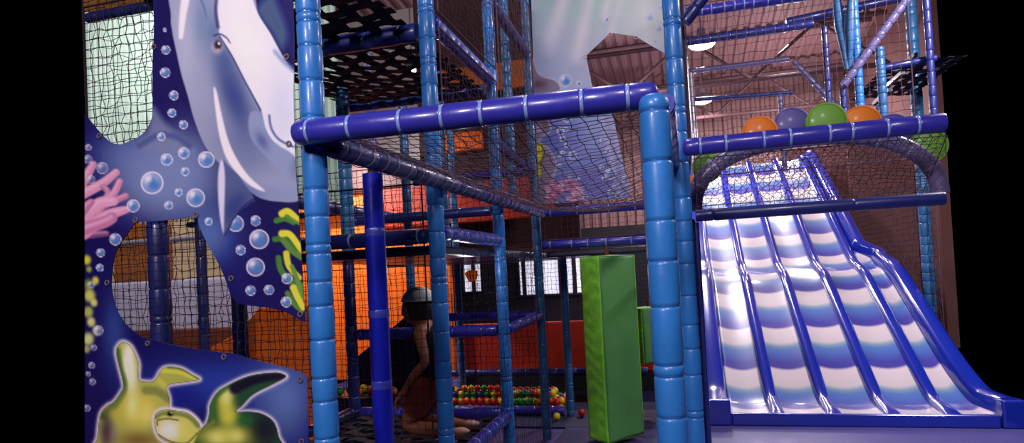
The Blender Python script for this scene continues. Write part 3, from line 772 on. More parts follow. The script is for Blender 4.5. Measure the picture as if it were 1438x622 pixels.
def disc(px, py, r, col, label, back=.105):
    p = on_v([px], [py], AV + back)[0]; p[1] -= .02
    o = empty('foam_disc', (p[0], p[1] + .02, p[2]), label, 'foam disc', 'foam discs around the padded arch')
    mb = MB(); prof = [(-.05, .0), (-.05, .80), (-.042, .93), (-.025, 1.0), (.025, 1.0), (.042, .93), (.05, .80), (.05, 0)]
    V, Fc, n = [], [], 32
    for (y, q) in prof:
        for k in range(n): V.append((p[0] + r * q * math.cos(2 * PI * k / n), p[1] + .02 + y, p[2] + r * q * math.sin(2 * PI * k / n)))
    for i in range(len(prof) - 1):
        for k in range(n): Fc.append((i * n + k, i * n + (k + 1) % n, (i + 1) * n + (k + 1) % n, (i + 1) * n + k))
    mb.add(V, Fc); mb.build('cushion', disc_cols[col], o)
    t = np.linspace(0, 2 * PI, 33)
    MB().tube([(p[0] + r * .97 * math.cos(q), p[1] + .02 - .038, p[2] + r * .97 * math.sin(q)) for q in t], .006, 6, cap=False).build('seam_piping', disc_cols[col], o)
disc(1066, 189, .094, 'orange', 'leftmost orange foam disc above the shiny royal-blue rail')
disc(1111, 177, .096, 'purple', 'dull purple foam disc between an orange and a green disc', .212)
disc(1159, 173, .102, 'green', 'green foam disc on top of the arch, right of the purple one')
disc(1208, 176, .100, 'orange', 'orange foam disc right of the topmost green one', .212)
disc(1252, 186, .090, 'purple', 'purple foam disc hidden behind the rail, right of the second orange one', .105)
disc(993, 236, .080, 'green', 'green foam disc low on the left side of the arch', .105)
disc(962, 264, .070, 'orange', 'small orange foam disc at the left foot of the arch', .212)
disc(1300, 206, .096, 'green', 'green foam disc under the rail on the right side of the arch', .212)

# ------------------------------------------------------------------ wave slide
PV = [(6.24, .10), (6.6, .105), (6.75, .13), (6.95, .225), (7.25, .39), (7.7, .64), (8.2, .91), (8.6, 1.125), (8.78, 1.215), (8.95, 1.28), (9.15, 1.325), (9.4, 1.40), (9.7, 1.55), (10.2, 1.845), (10.7, 2.14), (11.5, 2.6), (12.5, 3.18), (12.8, 3.28), (13.3, 3.30)]
_pv = smooth_poly(PV, 6, False); _pv = np.vstack([_pv, PV[-1]])
_ps = np.concatenate([[0], np.cumsum(np.hypot(np.diff(_pv[:, 0]), np.diff(_pv[:, 1])))])
_ph = np.interp(_ps, [0, .36, 1.09, 1.83, 2.61, 3.20, 3.75, 4.41, 5.2, 6.0, 6.7, 7.6], [-.5, 0, 1, 2, 3, 4, 5, 6, 7, 8, 9, 10])

def band_mat():
    m, nt, b = new_mat('banded_slide_plastic')
    a = nt.nodes.new('ShaderNodeAttribute'); a.attribute_name = 'band'
    fr = nt.nodes.new('ShaderNodeMath'); fr.operation = 'FRACT'
    nt.links.new(a.outputs['Fac'], fr.inputs[0])
    r = nt.nodes.new('ShaderNodeValToRGB'); e = r.color_ramp.elements
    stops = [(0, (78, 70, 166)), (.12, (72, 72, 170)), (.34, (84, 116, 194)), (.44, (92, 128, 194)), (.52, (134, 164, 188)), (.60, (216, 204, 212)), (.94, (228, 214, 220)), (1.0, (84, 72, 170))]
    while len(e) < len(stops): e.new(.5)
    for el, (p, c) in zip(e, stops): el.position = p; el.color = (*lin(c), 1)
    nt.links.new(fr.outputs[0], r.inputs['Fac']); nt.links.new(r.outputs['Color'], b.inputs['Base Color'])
    b.inputs['Roughness'].default_value = .3; b.inputs['Coat Weight'].default_value = .6; b.inputs['Coat Roughness'].default_value = .08
    return m
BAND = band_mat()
slide = empty('wave_slide', (1.25, 6.24, 0), 'wide wave slide with white and blue banded lanes and blue dividers', 'slide')

def strip(u_list, z_list, name, m, band=False, close=True):
    """extrude a cross section (u, height above the running surface) along the slide path"""
    n, k = len(_pv), len(u_list)
    V, Fc, B = [], [], []
    for i, (v, z) in enumerate(_pv):
        a, b = _pv[max(i - 1, 0)], _pv[min(i + 1, n - 1)]
        t = (b - a) / np.linalg.norm(b - a)
        for u, h in zip(u_list, z_list):
            if name == 'divider' and h > 0: h = h * min(1, max(0, (v - 6.26) / .42)) ** .5
            uu = u
            if u > 2.2:                                # the right flank steps in above the hump and flares at the foot
                q = min(1, max(0, (v - 9.45) / .3)); uu = u - .17 * q * q * (3 - 2 * q)
                q = min(1, max(0, (7.5 - v) / 1.1)); uu += .10 * q * q
            V.append((uu, v - t[1] * h, z + t[0] * h))
            c = (u - u_list[0]) / (u_list[-1] - u_list[0]) * 2 - 1
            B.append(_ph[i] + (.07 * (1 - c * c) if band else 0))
    for i in range(n - 1):
        for q in range(k - 1):
            Fc.append((i * k + q, i * k + q + 1, (i + 1) * k + q + 1, (i + 1) * k + q))
    if name == 'divider': Fc += [tuple(range(k)), tuple(range((n - 1) * k + k - 1, (n - 1) * k - 1, -1))]
    mb = MB(); mb.add(V, Fc)
    o = mb.build(name, m, slide, sharp=60)
    if band:
        at = o.data.attributes.new('band', 'FLOAT', 'POINT'); at.data.foreach_set('value', B)
        s = o.modifiers.new('solid', 'SOLIDIFY'); s.thickness = .02; s.offset = -1
    return o
edges_u = [.285, .70, 1.165, 1.63, 2.085, 2.33]
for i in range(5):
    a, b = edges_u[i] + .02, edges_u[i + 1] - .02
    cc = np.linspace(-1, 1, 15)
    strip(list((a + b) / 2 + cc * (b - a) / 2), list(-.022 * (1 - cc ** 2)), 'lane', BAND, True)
for u in edges_u[1:5]:
    th = np.linspace(PI, 0, 13)
    strip([u + .062 * math.cos(t) for t in th], [-.012 + .068 * max(0, math.sin(t)) ** .7 for t in th], 'divider', SLBLUE)
strip([.045, .045, .055, .08, .23, .265, .285, .295, .302], [-.20, .10, .125, .135, .135, .125, .09, .03, -.03], 'side_rail', SLBLUE)
strip([2.315, 2.322, 2.335, 2.36, 2.45, 2.475, 2.485, 2.485], [-.03, .03, .10, .13, .13, .12, .10, -.30], 'side_rail', SLBLUE)
mb = MB(); mb.box((.302, 6.205, 0.0), (2.40, 6.255, .112)); mb.build('end_lip', SLBLUE, slide, smooth=False, bevel=.016)
mb = MB(); mb.box((.045, 6.195, 0.0), (.298, 6.30, .235)); mb.build('corner_block', SLBLUE, slide, smooth=False, bevel=.02)
mb = MB(); mb.box((2.41, 6.20, 0.0), (2.58, 6.32, .235)); mb.build('corner_block', SLBLUE, slide, smooth=False, bevel=.02)
for u in (.2, 2.3):
    for v, z in ((9.6, 1.3), (12.6, 3.0)): MB().tube([(u, v, 0), (u, v, z)], .04, 12).build('leg', NV, slide)

# ------------------------------------------------------------------ upper cage and stair beyond the slide rail
padded('padded_rail', 'lit purple rail at the very top above the slide', 'rail', (.10, 5.65, 3.585), (1.30, 5.65, 3.585), .043, DB, TIE, step=.09, pair=0)
padded('padded_rail', 'dark high rail just behind the round roof lamp', 'rail', (.08, 6.85, 3.735), (1.30, 6.85, 3.745), .040, NV, step=.12, pair=0)
padded('padded_rail', 'high pipe with a white glint over the striped far wall', 'rail', (.20, 9.5, 4.19), (1.48, 9.5, 4.19), .035, LILAC, step=.3, pair=0)
padded('padded_rail', 'dark flat rail below the glinting high pipe', 'rail', (.22, 9.5, 3.78), (1.50, 9.5, 3.73), .030, NV, step=.3, pair=0)
tag(MB().tube([(.11, 7.0, 2.3), (.085, 7.0, 4.3)], .024, 12).build('steel_pole', STEEL), 'bright thin steel pole beside the tall light-blue post', 'pole')
tag(MB().tube([(.19, 9.5, 3.0), (.185, 9.5, 4.16)], .040, 12).build('steel_pole', STEEL), 'bright upright pipe under the glinting high pipe', 'pole')
padded('padded_rail', 'dark slanted brace from the tall blue post to the top edge', 'rail', (.055, 3.40, 2.70), (.19, 3.40, 2.86), .030, NV, step=.2, pair=0)
padded('padded_rail', 'pale slanted rail descending towards the topmost green disc', 'rail', (1.53, 9.5, 4.16), (2.09, 9.5, 3.38), .040, LILAC, step=.12, pair=0)
padded('padded_post', 'thin navy post left of the teal hanging sling', 'post', (1.43, 7.0, 2.735), (1.43, 7.0, 3.75), .030, NV, step=.12, pair=0, n=12)
padded('padded_post', 'light-blue post standing just right of the teal hanging sling', 'post', (1.71, 7.02, 2.735), (1.71, 7.02, 4.1), .040, LB, step=.1, pair=0, n=12)
padded('padded_post', 'short netted baluster post under the slanting stair handrail', 'post', (1.91, 7.02, 2.735), (1.91, 7.02, 3.48), .042, TL, step=.1, pair=0, n=12)
padded('padded_post', 'thin navy post at the foot of the slanting stair handrail', 'post', (1.56, 6.98, 2.735), (1.555, 6.98, 3.12), .032, NV, step=.12, pair=0, n=12)
padded('padded_rail', 'lilac stair handrail slanting up to the top right', 'rail', (1.55, 6.92, 3.13), (2.19, 6.92, 3.94), .038, LILAC, step=.1, pair=0)
padded('padded_post', 'tall dark blue post at the right, rising past the stair handrail', 'post', (2.60, 8.3, 0), (2.60, 8.3, 4.6), .062, TL, step=.12, pair=0, n=14)
padded('padded_post', 'slim navy post at the right edge above the last rail tie', 'post', (2.33, 7.0, 2.735), (2.33, 7.0, 4.0), .034, NV, step=.12, pair=0, n=12)
padded('padded_post', 'thin blue post low behind the purple disc', 'post', (1.27, 9.0, 2.6), (1.27, 9.0, 3.6), .032, LILAC, step=.12, pair=0, n=12)
padded('padded_rail', 'dark rail carrying the stair posts behind the orange and green discs', 'rail', (1.35, 7.0, 2.70), (2.40, 7.0, 2.70), .034, NV, step=.2, pair=0)
sl = empty('hanging_sling', (1.62, 7.0, 3.28), 'teal V-shaped sling hanging point down beside a light-blue post', 'sling')
MB().tube([(1.555, 7.0, 4.05), (1.575, 7.0, 3.75), (1.61, 7.0, 3.30)], [.03, .055, .022], 12).build('strap', TL, sl)
MB().tube([(1.67, 6.90, 4.05), (1.65, 6.92, 3.75), (1.63, 7.0, 3.30)], [.03, .045, .022], 12).build('strap', TL, sl)
webbing('web_ceiling', 'small dark web deck high at the right edge behind the stair', (2.02, 7.2, 3.36), (.70, 0, 0), (0, 1.5, 0), .12, .08)
padded('padded_rail', 'dark rail under the high web deck at the right edge', 'rail', (1.95, 7.12, 3.30), (2.42, 7.12, 3.34), .036, NV, step=.2, pair=0)
padded('padded_rail', 'dark upper rail reaching the right edge above the stair', 'rail', (1.3, 8.4, 4.32), (2.55, 8.4, 4.42), .050, NV, step=.3, pair=0)
mb = MB()
for k in range(5): mb.box((1.76 + .12 * k, 7.16, 2.75 + .16 * k), (1.80 + .12 * k, 7.75, 2.79 + .16 * k))
tag(mb.build('stair_treads', DECK, smooth=False), 'dark stair treads climbing behind the slanting handrail', 'stair')

# ------------------------------------------------------------------ green bag
def bag(name, label, cx, cy, z0, z1, w, t, rot, hang=True):
    root = empty(name, (cx, cy, z0), label, 'punch bag')
    ca, sa = math.cos(rot), math.sin(rot)
    def P(a, b, z): return (cx + a * ca - b * sa, cy + a * sa + b * ca, z)
    # face panels (front, back, top, bottom) and the gathered side strips
    nz, na = 60, 10
    def face(fn, m, nm, nu):
        V, Fc = [], []
        for i in range(nz + 1):
            for j in range(nu + 1): V.append(fn(i / nz, j / nu))
        for i in range(nz):
            for j in range(nu): q = i * (nu + 1) + j; Fc.append((q, q + 1, q + nu + 2, q + nu + 1))
        mb = MB(); mb.add(V, Fc); o = mb.build(nm, m, root); s = o.modifiers.new('solid', 'SOLIDIFY'); s.thickness = .006; s.offset = -1
    H = z1 - z0
    def bul(x, y): return .02 * (math.sin(PI * x) * math.sin(PI * y)) ** .5
    def sag(x): return -.05 * math.sin(PI * x) * 0
    face(lambda y, x: P(-w / 2 + w * x, -t / 2 - bul(x, y) - .006 * math.sin(9 * x + 3 * y) * (1 - y), z0 + H * y + .035 * (x - .5) * (1 - y)), GREEN_D, 'front_panel', 14)
    face(lambda y, x: P(w / 2 - w * x, t / 2 + bul(x, y), z0 + H * y), GREEN_D, 'back_panel', 14)
    face(lambda y, x: P(-w / 2 - .004 - .5 * bul(x, y) - .006 * math.sin(78 * y + 2.5 * math.sin(5 * x + 9 * y)) * math.sin(PI * x) ** .5, t / 2 - t * x, z0 + H * y - .0175 * (1 - y)), GREEN_L, 'side_gusset', 12)
    face(lambda y, x: P(w / 2 + .004 + .5 * bul(x, y), -t / 2 + t * x, z0 + H * y + .0175 * (1 - y)), GREEN_L, 'side_gusset', 8)
    mb = MB(); mb.add([P(-w / 2, -t / 2, z1), P(w / 2, -t / 2, z1), P(w / 2, t / 2, z1), P(-w / 2, t / 2, z1), P(0, 0, z1 + .012)], [(0, 1, 4), (1, 2, 4), (2, 3, 4), (3, 0, 4)]); mb.build('top_cap', GREEN_L, root, smooth=False)
    mb = MB(); mb.add([P(-w / 2, -t / 2, z0 - .017), P(w / 2, -t / 2, z0 + .017), P(w / 2, t / 2, z0 + .017), P(-w / 2, t / 2, z0 - .017)], [(3, 2, 1, 0)]); mb.build('bottom_cap', GREEN_D, root, smooth=False)
    if hang:
        mb = MB(); mb.tube([(cx, cy, z1 + .005), (cx, cy, z1 + .03), (cx, cy, z1 + .031), (cx, cy, z1 + .085)], [.022, .022, .012, .012], 12); mb.build('hanger_bolt', mat('red_oxide', (110, 40, 36), .5), root)
    return root
bag('punch_bag', 'tall green padded bag with its lit sides painted lighter hanging from the royal-blue rail', -.665, 5.58, .06, 1.580, .36, .28, .74)
bag('punch_bag', 'dark green padded bag mostly hidden behind the right side of the tall green bag', -.42, 6.95, .50, 1.05, .36, .2, YAW + .5, True)

# ------------------------------------------------------------------ balls
ball_cols = {'red': mat('red_ball', (206, 34, 28), .3, .5), 'yellow': mat('yellow_ball', (236, 200, 36), .3, .5), 'green': mat('green_ball', (40, 150, 52), .3, .5), 'blue': mat('blue_ball', (44, 66, 170), .3, .5), 'orange': mat('orange_ball', (230, 110, 34), .3, .5)}
BR = .0365
def ball_mesh(m, nm):
    V, Fc, n, k = [], [], 14, 9
    for i in range(k + 1):
        th = PI * i / k
        for j in range(n): V.append((BR * math.sin(th) * math.cos(2 * PI * j / n), BR * math.sin(th) * math.sin(2 * PI * j / n), BR * math.cos(th)))
    for i in range(k):
        for j in range(n): Fc.append((i * n + j, (i + 1) * n + j, (i + 1) * n + (j + 1) % n, i * n + (j + 1) % n))
    me = bpy.data.meshes.new(nm); me.from_pydata(V, [], Fc); me.materials.append(m); me.polygons.foreach_set('use_smooth', [True] * len(Fc)); me.update(); return me
bmesh_ = {c: ball_mesh(m, c + '_ball') for c, m in ball_cols.items()}
first = {c: None for c in ball_cols}
def put_ball(c, p, label, group='balls in the ball pit'):
    if first[c] is None:
        o = bpy.data.objects.new('pit_ball', bmesh_[c]); first[c] = o
    else: o = first[c].copy()
    COL.objects.link(o); o.location = p
    tag(o, label, 'ball', group)
    if group is None and 'group' in o: del o['group']
    return o
cols = ['red', 'yellow', 'green', 'red', 'blue', 'orange', 'yellow', 'red', 'green']
lab = {'red': 'red plastic ball in the heap of the ball pit', 'yellow': 'yellow plastic ball in the heap of the ball pit', 'green': 'green plastic ball in the heap of the ball pit', 'blue': 'blue plastic ball in the heap of the ball pit', 'orange': 'orange plastic ball in the heap of the ball pit'}
S = .0745
count = 0
for layer in range(4):
    for j in range(7 - layer):
        for i in range(17):
            u = -2.62 + S * (i + .5 * (layer % 2) + .5 * (j % 2)); v = 6.61 + S * .866 * j + layer * S * .289 * (1 if layer % 2 else 2) + (.03 * layer)
            if layer == 3 and (u > -1.9): continue
            if layer == 2 and (u > -1.45): continue
            if layer == 1 and (u > -1.25): continue
            c = random.choice(cols)
            if math.hypot(u - gu(-1), v - gv(4)) < .09 or math.hypot(u + 1.225, v - 6.52) < .09: continue
            if u < -1.75 and random.random() < .4: c = random.choice(['green', 'red', 'green', 'orange'])
            if u > -1.6 and random.random() < .45: c = random.choice(['yellow', 'red'])
            if count < 292:
                put_ball(c, (u, v, BR + .0215 + layer * S * .84), lab[c]); count += 1
put_ball('red', (-1.10, 6.44, BR + .021), 'single red ball lying loose on the floor beside the green bag', None)
put_ball('yellow', (-1.32, 6.28, BR + .021), 'single yellow ball loose on the floor before the ball pit rail', None)
for (u, v, c) in [(-2.78, 5.05, 'orange'), (-2.70, 5.12, 'orange'), (-2.88, 5.10, 'red'), (-2.62, 5.02, 'red'), (-2.80, 5.18, 'yellow'), (-2.95, 5.04, 'green'), (-2.55, 5.12, 'orange'), (-2.70, 5.22, 'red'), (-2.46, 5.06, 'orange')]:
    put_ball(c, (u, v, .50 + BR), c + ' ball on the ledge behind the black web floor, left of the punching pole', 'balls on the ledge behind the web floor')
mb = MB(); mb.box((-3.1, 4.96, .0), (-2.36, 5.32, .497)); tag(mb.build('padded_ledge', DECK, smooth=False, bevel=.015), 'dark padded ledge carrying a few balls behind the web floor', 'ledge')

# ------------------------------------------------------------------ the hall
FLOOR = mat('mauve_play_mat', (84, 80, 146), .45, .4, .1, .08, 5, .08, vscale=2)
BRWALL = mat('brown_wall', (120, 80, 78), .75, .3, 0, .1, 5, .12, vscale=2)
MINT = mat('mint_sheet', (206, 232, 216), .6, .3, 0, 0, 1, .03)
CREAM = mat('cream_wall', (214, 190, 150), .7, .3, 0, .05, 6, .04)
def corrug(name, rgb):
    m, nt, b = new_mat(name)
    b.inputs['Base Color'].default_value = (*lin(rgb), 1); b.inputs['Roughness'].default_value = .55
    return m
ROOF = corrug('ribbed_roof_sheet', (150, 112, 112))
mb = MB(); mb.box((-5.0, 2.3, -.1), (2.56, 16.5, 0)); structure(mb, 'floor', FLOOR)

def ribbed(mb, O, a, b, n, depth, nrm):
    """ribbed sheet: n trapezoid ribs across a, length b"""
    O, a, b, nrm = (np.array(q, float) for q in (O, a, b, nrm))
    V, Fc = [], []
    prof = []
    for i in range(n):
        for (t, h) in ((0, 0), (.35, 0), (.5, 1), (.85, 1)): prof.append(((i + t) / n, h * depth))
    prof.append((1, 0))
    for t, h in prof:
        V.append(O + a * t + nrm * h); V.append(O + a * t + b + nrm * h)
    k = len(prof)
    for i in range(k - 1): Fc.append((2 * i, 2 * i + 2, 2 * i + 3, 2 * i + 1))
    mb.add(V, Fc)
mb = MB(); ribbed(mb, (-9, 16.3, 0), (12.9, 0, 0), (0, 0, 6.2), 60, .06, (0, -1, 0)); structure(mb, 'wall_back', ROOF)
mb = MB(); ribbed(mb, (-9, 9.5, 6.6), (12.9, 0, 0), (0, 7.0, -.9), 60, .05, (0, 0, -1)); structure(mb, 'ceiling', ROOF)
mb = MB(); mb.box((-9, 16.19, 0), (.15, 16.235, 2.5)); structure(mb, 'wall_back_shade', mat('black_wall_shade', (24, 20, 30), .6))  # black sheet added to stand for the darkness on the far wall
mb = MB(); mb.box((3.75, 11.3, 0), (3.9, 16.4, 6.3)); structure(mb, 'wall_right', BRWALL)
mb = MB(); mb.box((2.75, 12.3, 0), (3.74, 12.36, 3.4)); mb.box((1.9, 13.6, 0), (3.74, 13.66, 3.6)); tag(mb.build('brown_partition', BRWALL, smooth=False), 'brown board partition behind the right side of the wave slide', 'partition')
# left wall
mb = MB(); ribbed(mb, (-6.83, 6.2, 2.32), (3.35, 0, 0), (0, 0, 2.55), 44, .02, (0, -1, 0)); structure(mb, 'wall_left', MINT)
mb = MB(); mb.box((-6.82, 6.22, 0), (-4.3, 6.32, 2.32)); structure(mb, 'wall_left_lower', CREAM)
mb = MB(); mb.box((-6.45, 6.12, 0), (-5.70, 6.20, 2.26)); tag(mb.build('brown_board', mat('tan_board', (168, 100, 50), .6, .3, 0, .06, 8, .05), smooth=False, bevel=.01), 'tan brown board seen through the left of the lower mural opening', 'board')
mb = MB(); mb.box((-6.40, 6.00, 0), (-4.45, 6.10, 1.60)); tag(mb.build('padded_barrier', mat('pale_lilac_pad', (206, 202, 228), .5, .4, 0, .08, 6, .04), smooth=False, bevel=.03), 'pale lilac padded barrier behind the lower mural opening', 'barrier')
tag(MB().tube([(-6.35, 5.9, 2.03), (-4.75, 5.9, 2.03)], .028, 12).build('steel_handrail', STEEL), 'shiny horizontal pipe behind the lower mural opening', 'rail')
mb = MB(); mb.box((-6.0, 5.78, 0), (-4.6, 5.95, 1.06)); tag(mb.build('padded_step', mat('brown_pad', (130, 66, 44), .5, .4, 0, .08, 6, .05), smooth=False, bevel=.02), 'brown padded step low behind the mural opening', 'step')
mb = MB(); mb.box((-3.50, 3.16, 3.19), (-2.7, 3.24, 3.42)); tag(mb.build('timber_beam', RUST, smooth=False, bevel=.008), 'orange-brown timber beam over the upper mural opening', 'beam')
padded('padded_rail', 'black padded rail under the orange-brown timber beam at the top left', 'rail', (-3.40, 3.1, 3.14), (-2.7, 3.1, 3.14), .03, NV, step=.2, pair=0, n=12)
# coloured walls inside the frame
mb = MB(); mb.box((-4.75, 7.50, 2.62), (-3.35, 7.60, 3.05)); tag(mb.build('padded_wall', mat('maroon_pad', (88, 40, 40), .5, .4, 0, .1, 8, .1), smooth=False, bevel=.015), 'maroon panel above the bright orange wall, behind the slanting net rail', 'padded wall')
mb = MB(); mb.box((-5.25, 7.62, .2), (-2.85, 7.70, 2.62)); tag(mb.build('padded_wall', ORANGE, smooth=False, bevel=.015), 'bright orange padded wall behind netting, right of the mural post', 'padded wall')
mb = MB(); mb.box((-2.84, 7.80, 0), (-.10, 7.87, .245)); tag(mb.build('kick_board', mat('black_kick_board', (16, 14, 22), .6), smooth=False), 'black kick board under the low dark red wall', 'board')
mb = MB(); mb.box((-2.84, 7.80, .25), (-.10, 7.88, .86)); tag(mb.build('padded_wall', REDP, smooth=False, bevel=.015), 'low dark red wall behind the ball pit', 'padded wall')
mb = MB(); mb.box((-3.9, 7.52, 2.12), (-1.5, 7.60, 2.62)); tag(mb.build('padded_wall', REDP, smooth=False, bevel=.015), 'dark red upper wall panel under the far end of the net roof', 'padded wall')
mb = MB(); mb.box((-2.95, 7.62, 3.72), (-1.60, 7.70, 4.06)); tag(mb.build('padded_wall', mat('amber_board', (176, 88, 26), .55, .3, 0, .1, 8, .1), smooth=False, bevel=.015), 'amber wall panel high between the centre posts', 'padded wall')
mb = MB(); mb.box((-3.0, 7.62, 3.02), (-2.36, 7.70, 3.26)); tag(mb.build('padded_wall', ORANGE, smooth=False, bevel=.015), 'small orange wall panel just under the royal-blue beam between the centre posts', 'padded wall')
mb = MB(); mb.box((-3.3, 7.90, 1.72), (-1.25, 7.98, 5.2)); tag(mb.build('dark_partition', mat('dark_brown_board', (64, 36, 36), .7, .3, 0, .1, 6, .15), smooth=False), 'tall dark brown partition carrying the amber panel behind the centre posts', 'partition')
mb = MB(); mb.box((-7.2, 10.5, 2.4), (-3.35, 10.6, 6.2)); structure(mb, 'wall_rear_left', mat('pale_grey_wall', (196, 186, 186), .7, .3, 0, .03, 5, .04))
# orange chute wall behind the lower mural opening
_cp = [(-4.78, 0), (-3.5, 0), (-3.5, 1.27), (-4.02, 1.27), (-4.22, 1.08), (-4.42, .97), (-4.78, .82)]
mb = MB(); mb.add([(x, 5.45, z) for x, z in _cp] + [(x, 5.52, z) for x, z in _cp], [tuple(range(7)), tuple(range(13, 6, -1))] + [(i, 7 + i, 7 + (i + 1) % 7, (i + 1) % 7) for i in range(7)])
tag(mb.build('chute_side', ORANGE, smooth=False, bevel=.012), 'orange sloping chute side behind the right tip of the mural opening', 'chute')
mb = MB(); mb.add([(-2.98, 5.36, .0), (-2.30, 5.36, .0), (-2.30, 5.36, 1.25), (-2.98, 5.36, .77), (-2.98, 5.44, .0), (-2.30, 5.44, .0), (-2.30, 5.44, 1.25), (-2.98, 5.44, .77)], [(0, 1, 2, 3), (7, 6, 5, 4), (0, 4, 5, 1), (1, 5, 6, 2), (2, 6, 7, 3), (3, 7, 4, 0)])
tag(mb.build('ramp_side', DECK, smooth=False, bevel=.012), 'black sloping ramp side in front of the bright orange wall', 'ramp')

# bright windows of the far hall wall
GLOW = emit_mat('daylit_pane', (226, 224, 246), .85)
FRAME = mat('dark_window_frame', (30, 28, 44), .5)
def window(n, u0, u1, z0, z1, bars, rgb=None):
    root = MB()
    w = .05
    root.box((u0 - w, 16.08, z0 - w), (u1 + w, 16.18, z0)); root.box((u0 - w, 16.08, z1), (u1 + w, 16.18, z1 + w)); root.box((u0 - w, 16.08, z0), (u0, 16.18, z1)); root.box((u1, 16.08, z0), (u1 + w, 16.18, z1))
    for b in bars: root.box((b - .05, 16.09, z0), (b + .05, 16.17, z1))
    o = root.build('window_%d' % n, FRAME, smooth=False); o['kind'] = 'structure'
    mb = MB(); mb.box((u0, 16.14, z0), (u1, 16.16, z1)); mb.build('pane', GLOW, o, smooth=False)
window(1, -4.16, -3.15, .90, 1.92, [-4.05])
window(2, -2.95, -2.35, .90, 1.90, [-2.75])
window(3, -5.66, -5.20, 1.05, 2.05, [-5.4])
window(4, -6.95, -6.55, 1.2, 2.2, [])
mb = MB(); th = [2 * PI * k / 9 for k in range(9)]
pts = [(-5.42 + (.16 + .05 * math.sin(3 * t)) * math.cos(t), 1.45 + (.20 + .05 * math.cos(2 * t)) * math.sin(t)) for t in th]
mb.add([(x, 16.02, z) for x, z in pts] + [(x, 16.07, z) for x, z in pts], [tuple(range(9)), tuple(range(17, 8, -1))] + [(i, 9 + i, 9 + (i + 1) % 9, (i + 1) % 9) for i in range(9)])
tag(mb.build('window_sticker', ORANGE, smooth=False), 'orange patch before the far bright window, between the two centre posts', 'sticker')

# roof trusses, purlins
TRUSS = mat('rusty_truss_steel', (84, 56, 62), .6, .4, 0, 0, 1, .1)
def truss(name, label, v, z0, h, u0, u1, n):
    mb = MB(); r = .045
    mb.tube([(u0, v, z0), (u1, v, z0)], r, 8); mb.tube([(u0, v, z0 + h), (u1, v, z0 + h)], r, 8)
    for i in range(n):
        a, b = u0 + (u1 - u0) * i / n, u0 + (u1 - u0) * (i + 1) / n
        mb.tube([(a, v, z0 + (h if i % 2 else 0)), (b, v, z0 + (0 if i % 2 else h))], r * .7, 8)
    tag(mb.build(name, TRUSS), label, 'truss')
truss('roof_truss', 'rusty roof truss crossing behind the round roof lamp', 12.5, 4.75, .9, -3.2, 3.55, 6)
truss('roof_truss', 'second rusty roof truss nearer the striped far wall', 15.0, 4.7, .8, -3.2, 3.7, 7)
for k, (v, z) in enumerate(((11.2, 6.22), (13.6, 5.92))):
    tag(MB().tube([(-3.2, v, z), (3.6, v, z)], .05, 8).build('roof_purlin', TRUSS), ['rusty purlin under the roof sheets, nearer the viewer', 'rusty purlin under the roof sheets, farther back'][k], 'purlin')

# roof lamps, then lights with no fixture ---------------------------------------------------------------------
LENS = emit_mat('lamp_lens', (255, 240, 246), 9.0)
HOOD = mat('lamp_hood', (150, 140, 150), .4, .5, 0, 0, 1, 0, .6)
LC = (1.0, .90, .95)
def lamp(label, p, r, power, spread=PI):
    root = empty('roof_lamp', p, label, 'lamp')
    x, y, z = p
    mb = MB(); n = 28
    prof = [(r, 0), (r * 1.02, .012), (r * .8, .09), (r * .35, .17), (r * .3, .26), (.0, .27)]
    V, Fc = [], []
    for q, h in prof:
        for k in range(n): V.append((x + q * math.cos(2 * PI * k / n), y + q * math.sin(2 * PI * k / n), z + h))
    for i in range(len(prof) - 1):
        for k in range(n): Fc.append((i * n + k, i * n + (k + 1) % n, (i + 1) * n + (k + 1) % n, (i + 1) * n + k))
    mb.add(V, Fc); mb.build('hood', HOOD, root)
    mb = MB(); V, Fc = [], []
    pr = [(r * .99, .0), (r * .85, -.03), (r * .5, -.055), (0.001, -.065)]
    for q, h in pr:
        for k in range(n): V.append((x + q * math.cos(2 * PI * k / n), y + q * math.sin(2 * PI * k / n), z + h))
    for i in range(len(pr) - 1):
        for k in range(n): Fc.append((i * n + k, (i + 1) * n + k, (i + 1) * n + (k + 1) % n, i * n + (k + 1) % n))
    mb.add(V, Fc); mb.build('diffuser', LENS, root)
    MB().tube([(x, y, z + .26), (x, y, z + .9)], .012, 8).build('stem', HOOD, root)
    L = bpy.data.lights.new('roof_lamp_light', 'AREA'); L.shape = 'DISK'; L.size = r * 1.8; L.energy = power; L.color = LC; L.spread = spread
    o = bpy.data.objects.new('roof_lamp_light', L); COL.objects.link(o); o.location = (x, y, z - .09)
lamp('bright round roof lamp high above the slide', (.41, 10.93, 5.0), .21, 120)
lamp('smaller bright roof lamp lower in view, above the orange disc', (.47, 14.4, 4.92), .22, 100)
lamp('bright roof lamp seen past the black web ceiling beside a light-blue post', (-3.65, 8.6, 4.46), .13, 60)

def unseen_area_light(p, power, size, col=LC, target=None):  # area light without a fixture, unseen; some only brighten one part
    L = bpy.data.lights.new('unseen_light', 'AREA'); L.shape = 'DISK'; L.size = size; L.energy = power; L.color = col
    o = bpy.data.objects.new('unseen_light', L); COL.objects.link(o); o.location = p
    if target is not None:
        o.rotation_euler = (Vector(target) - Vector(p)).to_track_quat('-Z', 'Y').to_euler()
    return o
unseen_area_light((-1.5, -2.4, 4.0), 165, .8, LC, (-1.4, 2.0, 1.2))
unseen_area_light((1.0, -1.2, 4.6), 80, .8, LC, (.2, 3.0, 1.4))
unseen_area_light((3.0, 5.2, 4.4), 165, .5, LC, (1.3, 7.6, .5))  # unseen light added to brighten the slide lanes
unseen_area_light((1.9, 12.6, 5.3), 45, .25, LC)  # unseen light over the far slide and roof
unseen_area_light((-.6, 3.9, 4.8), 30, .5, LC)  # unseen light over the net-roofed bay
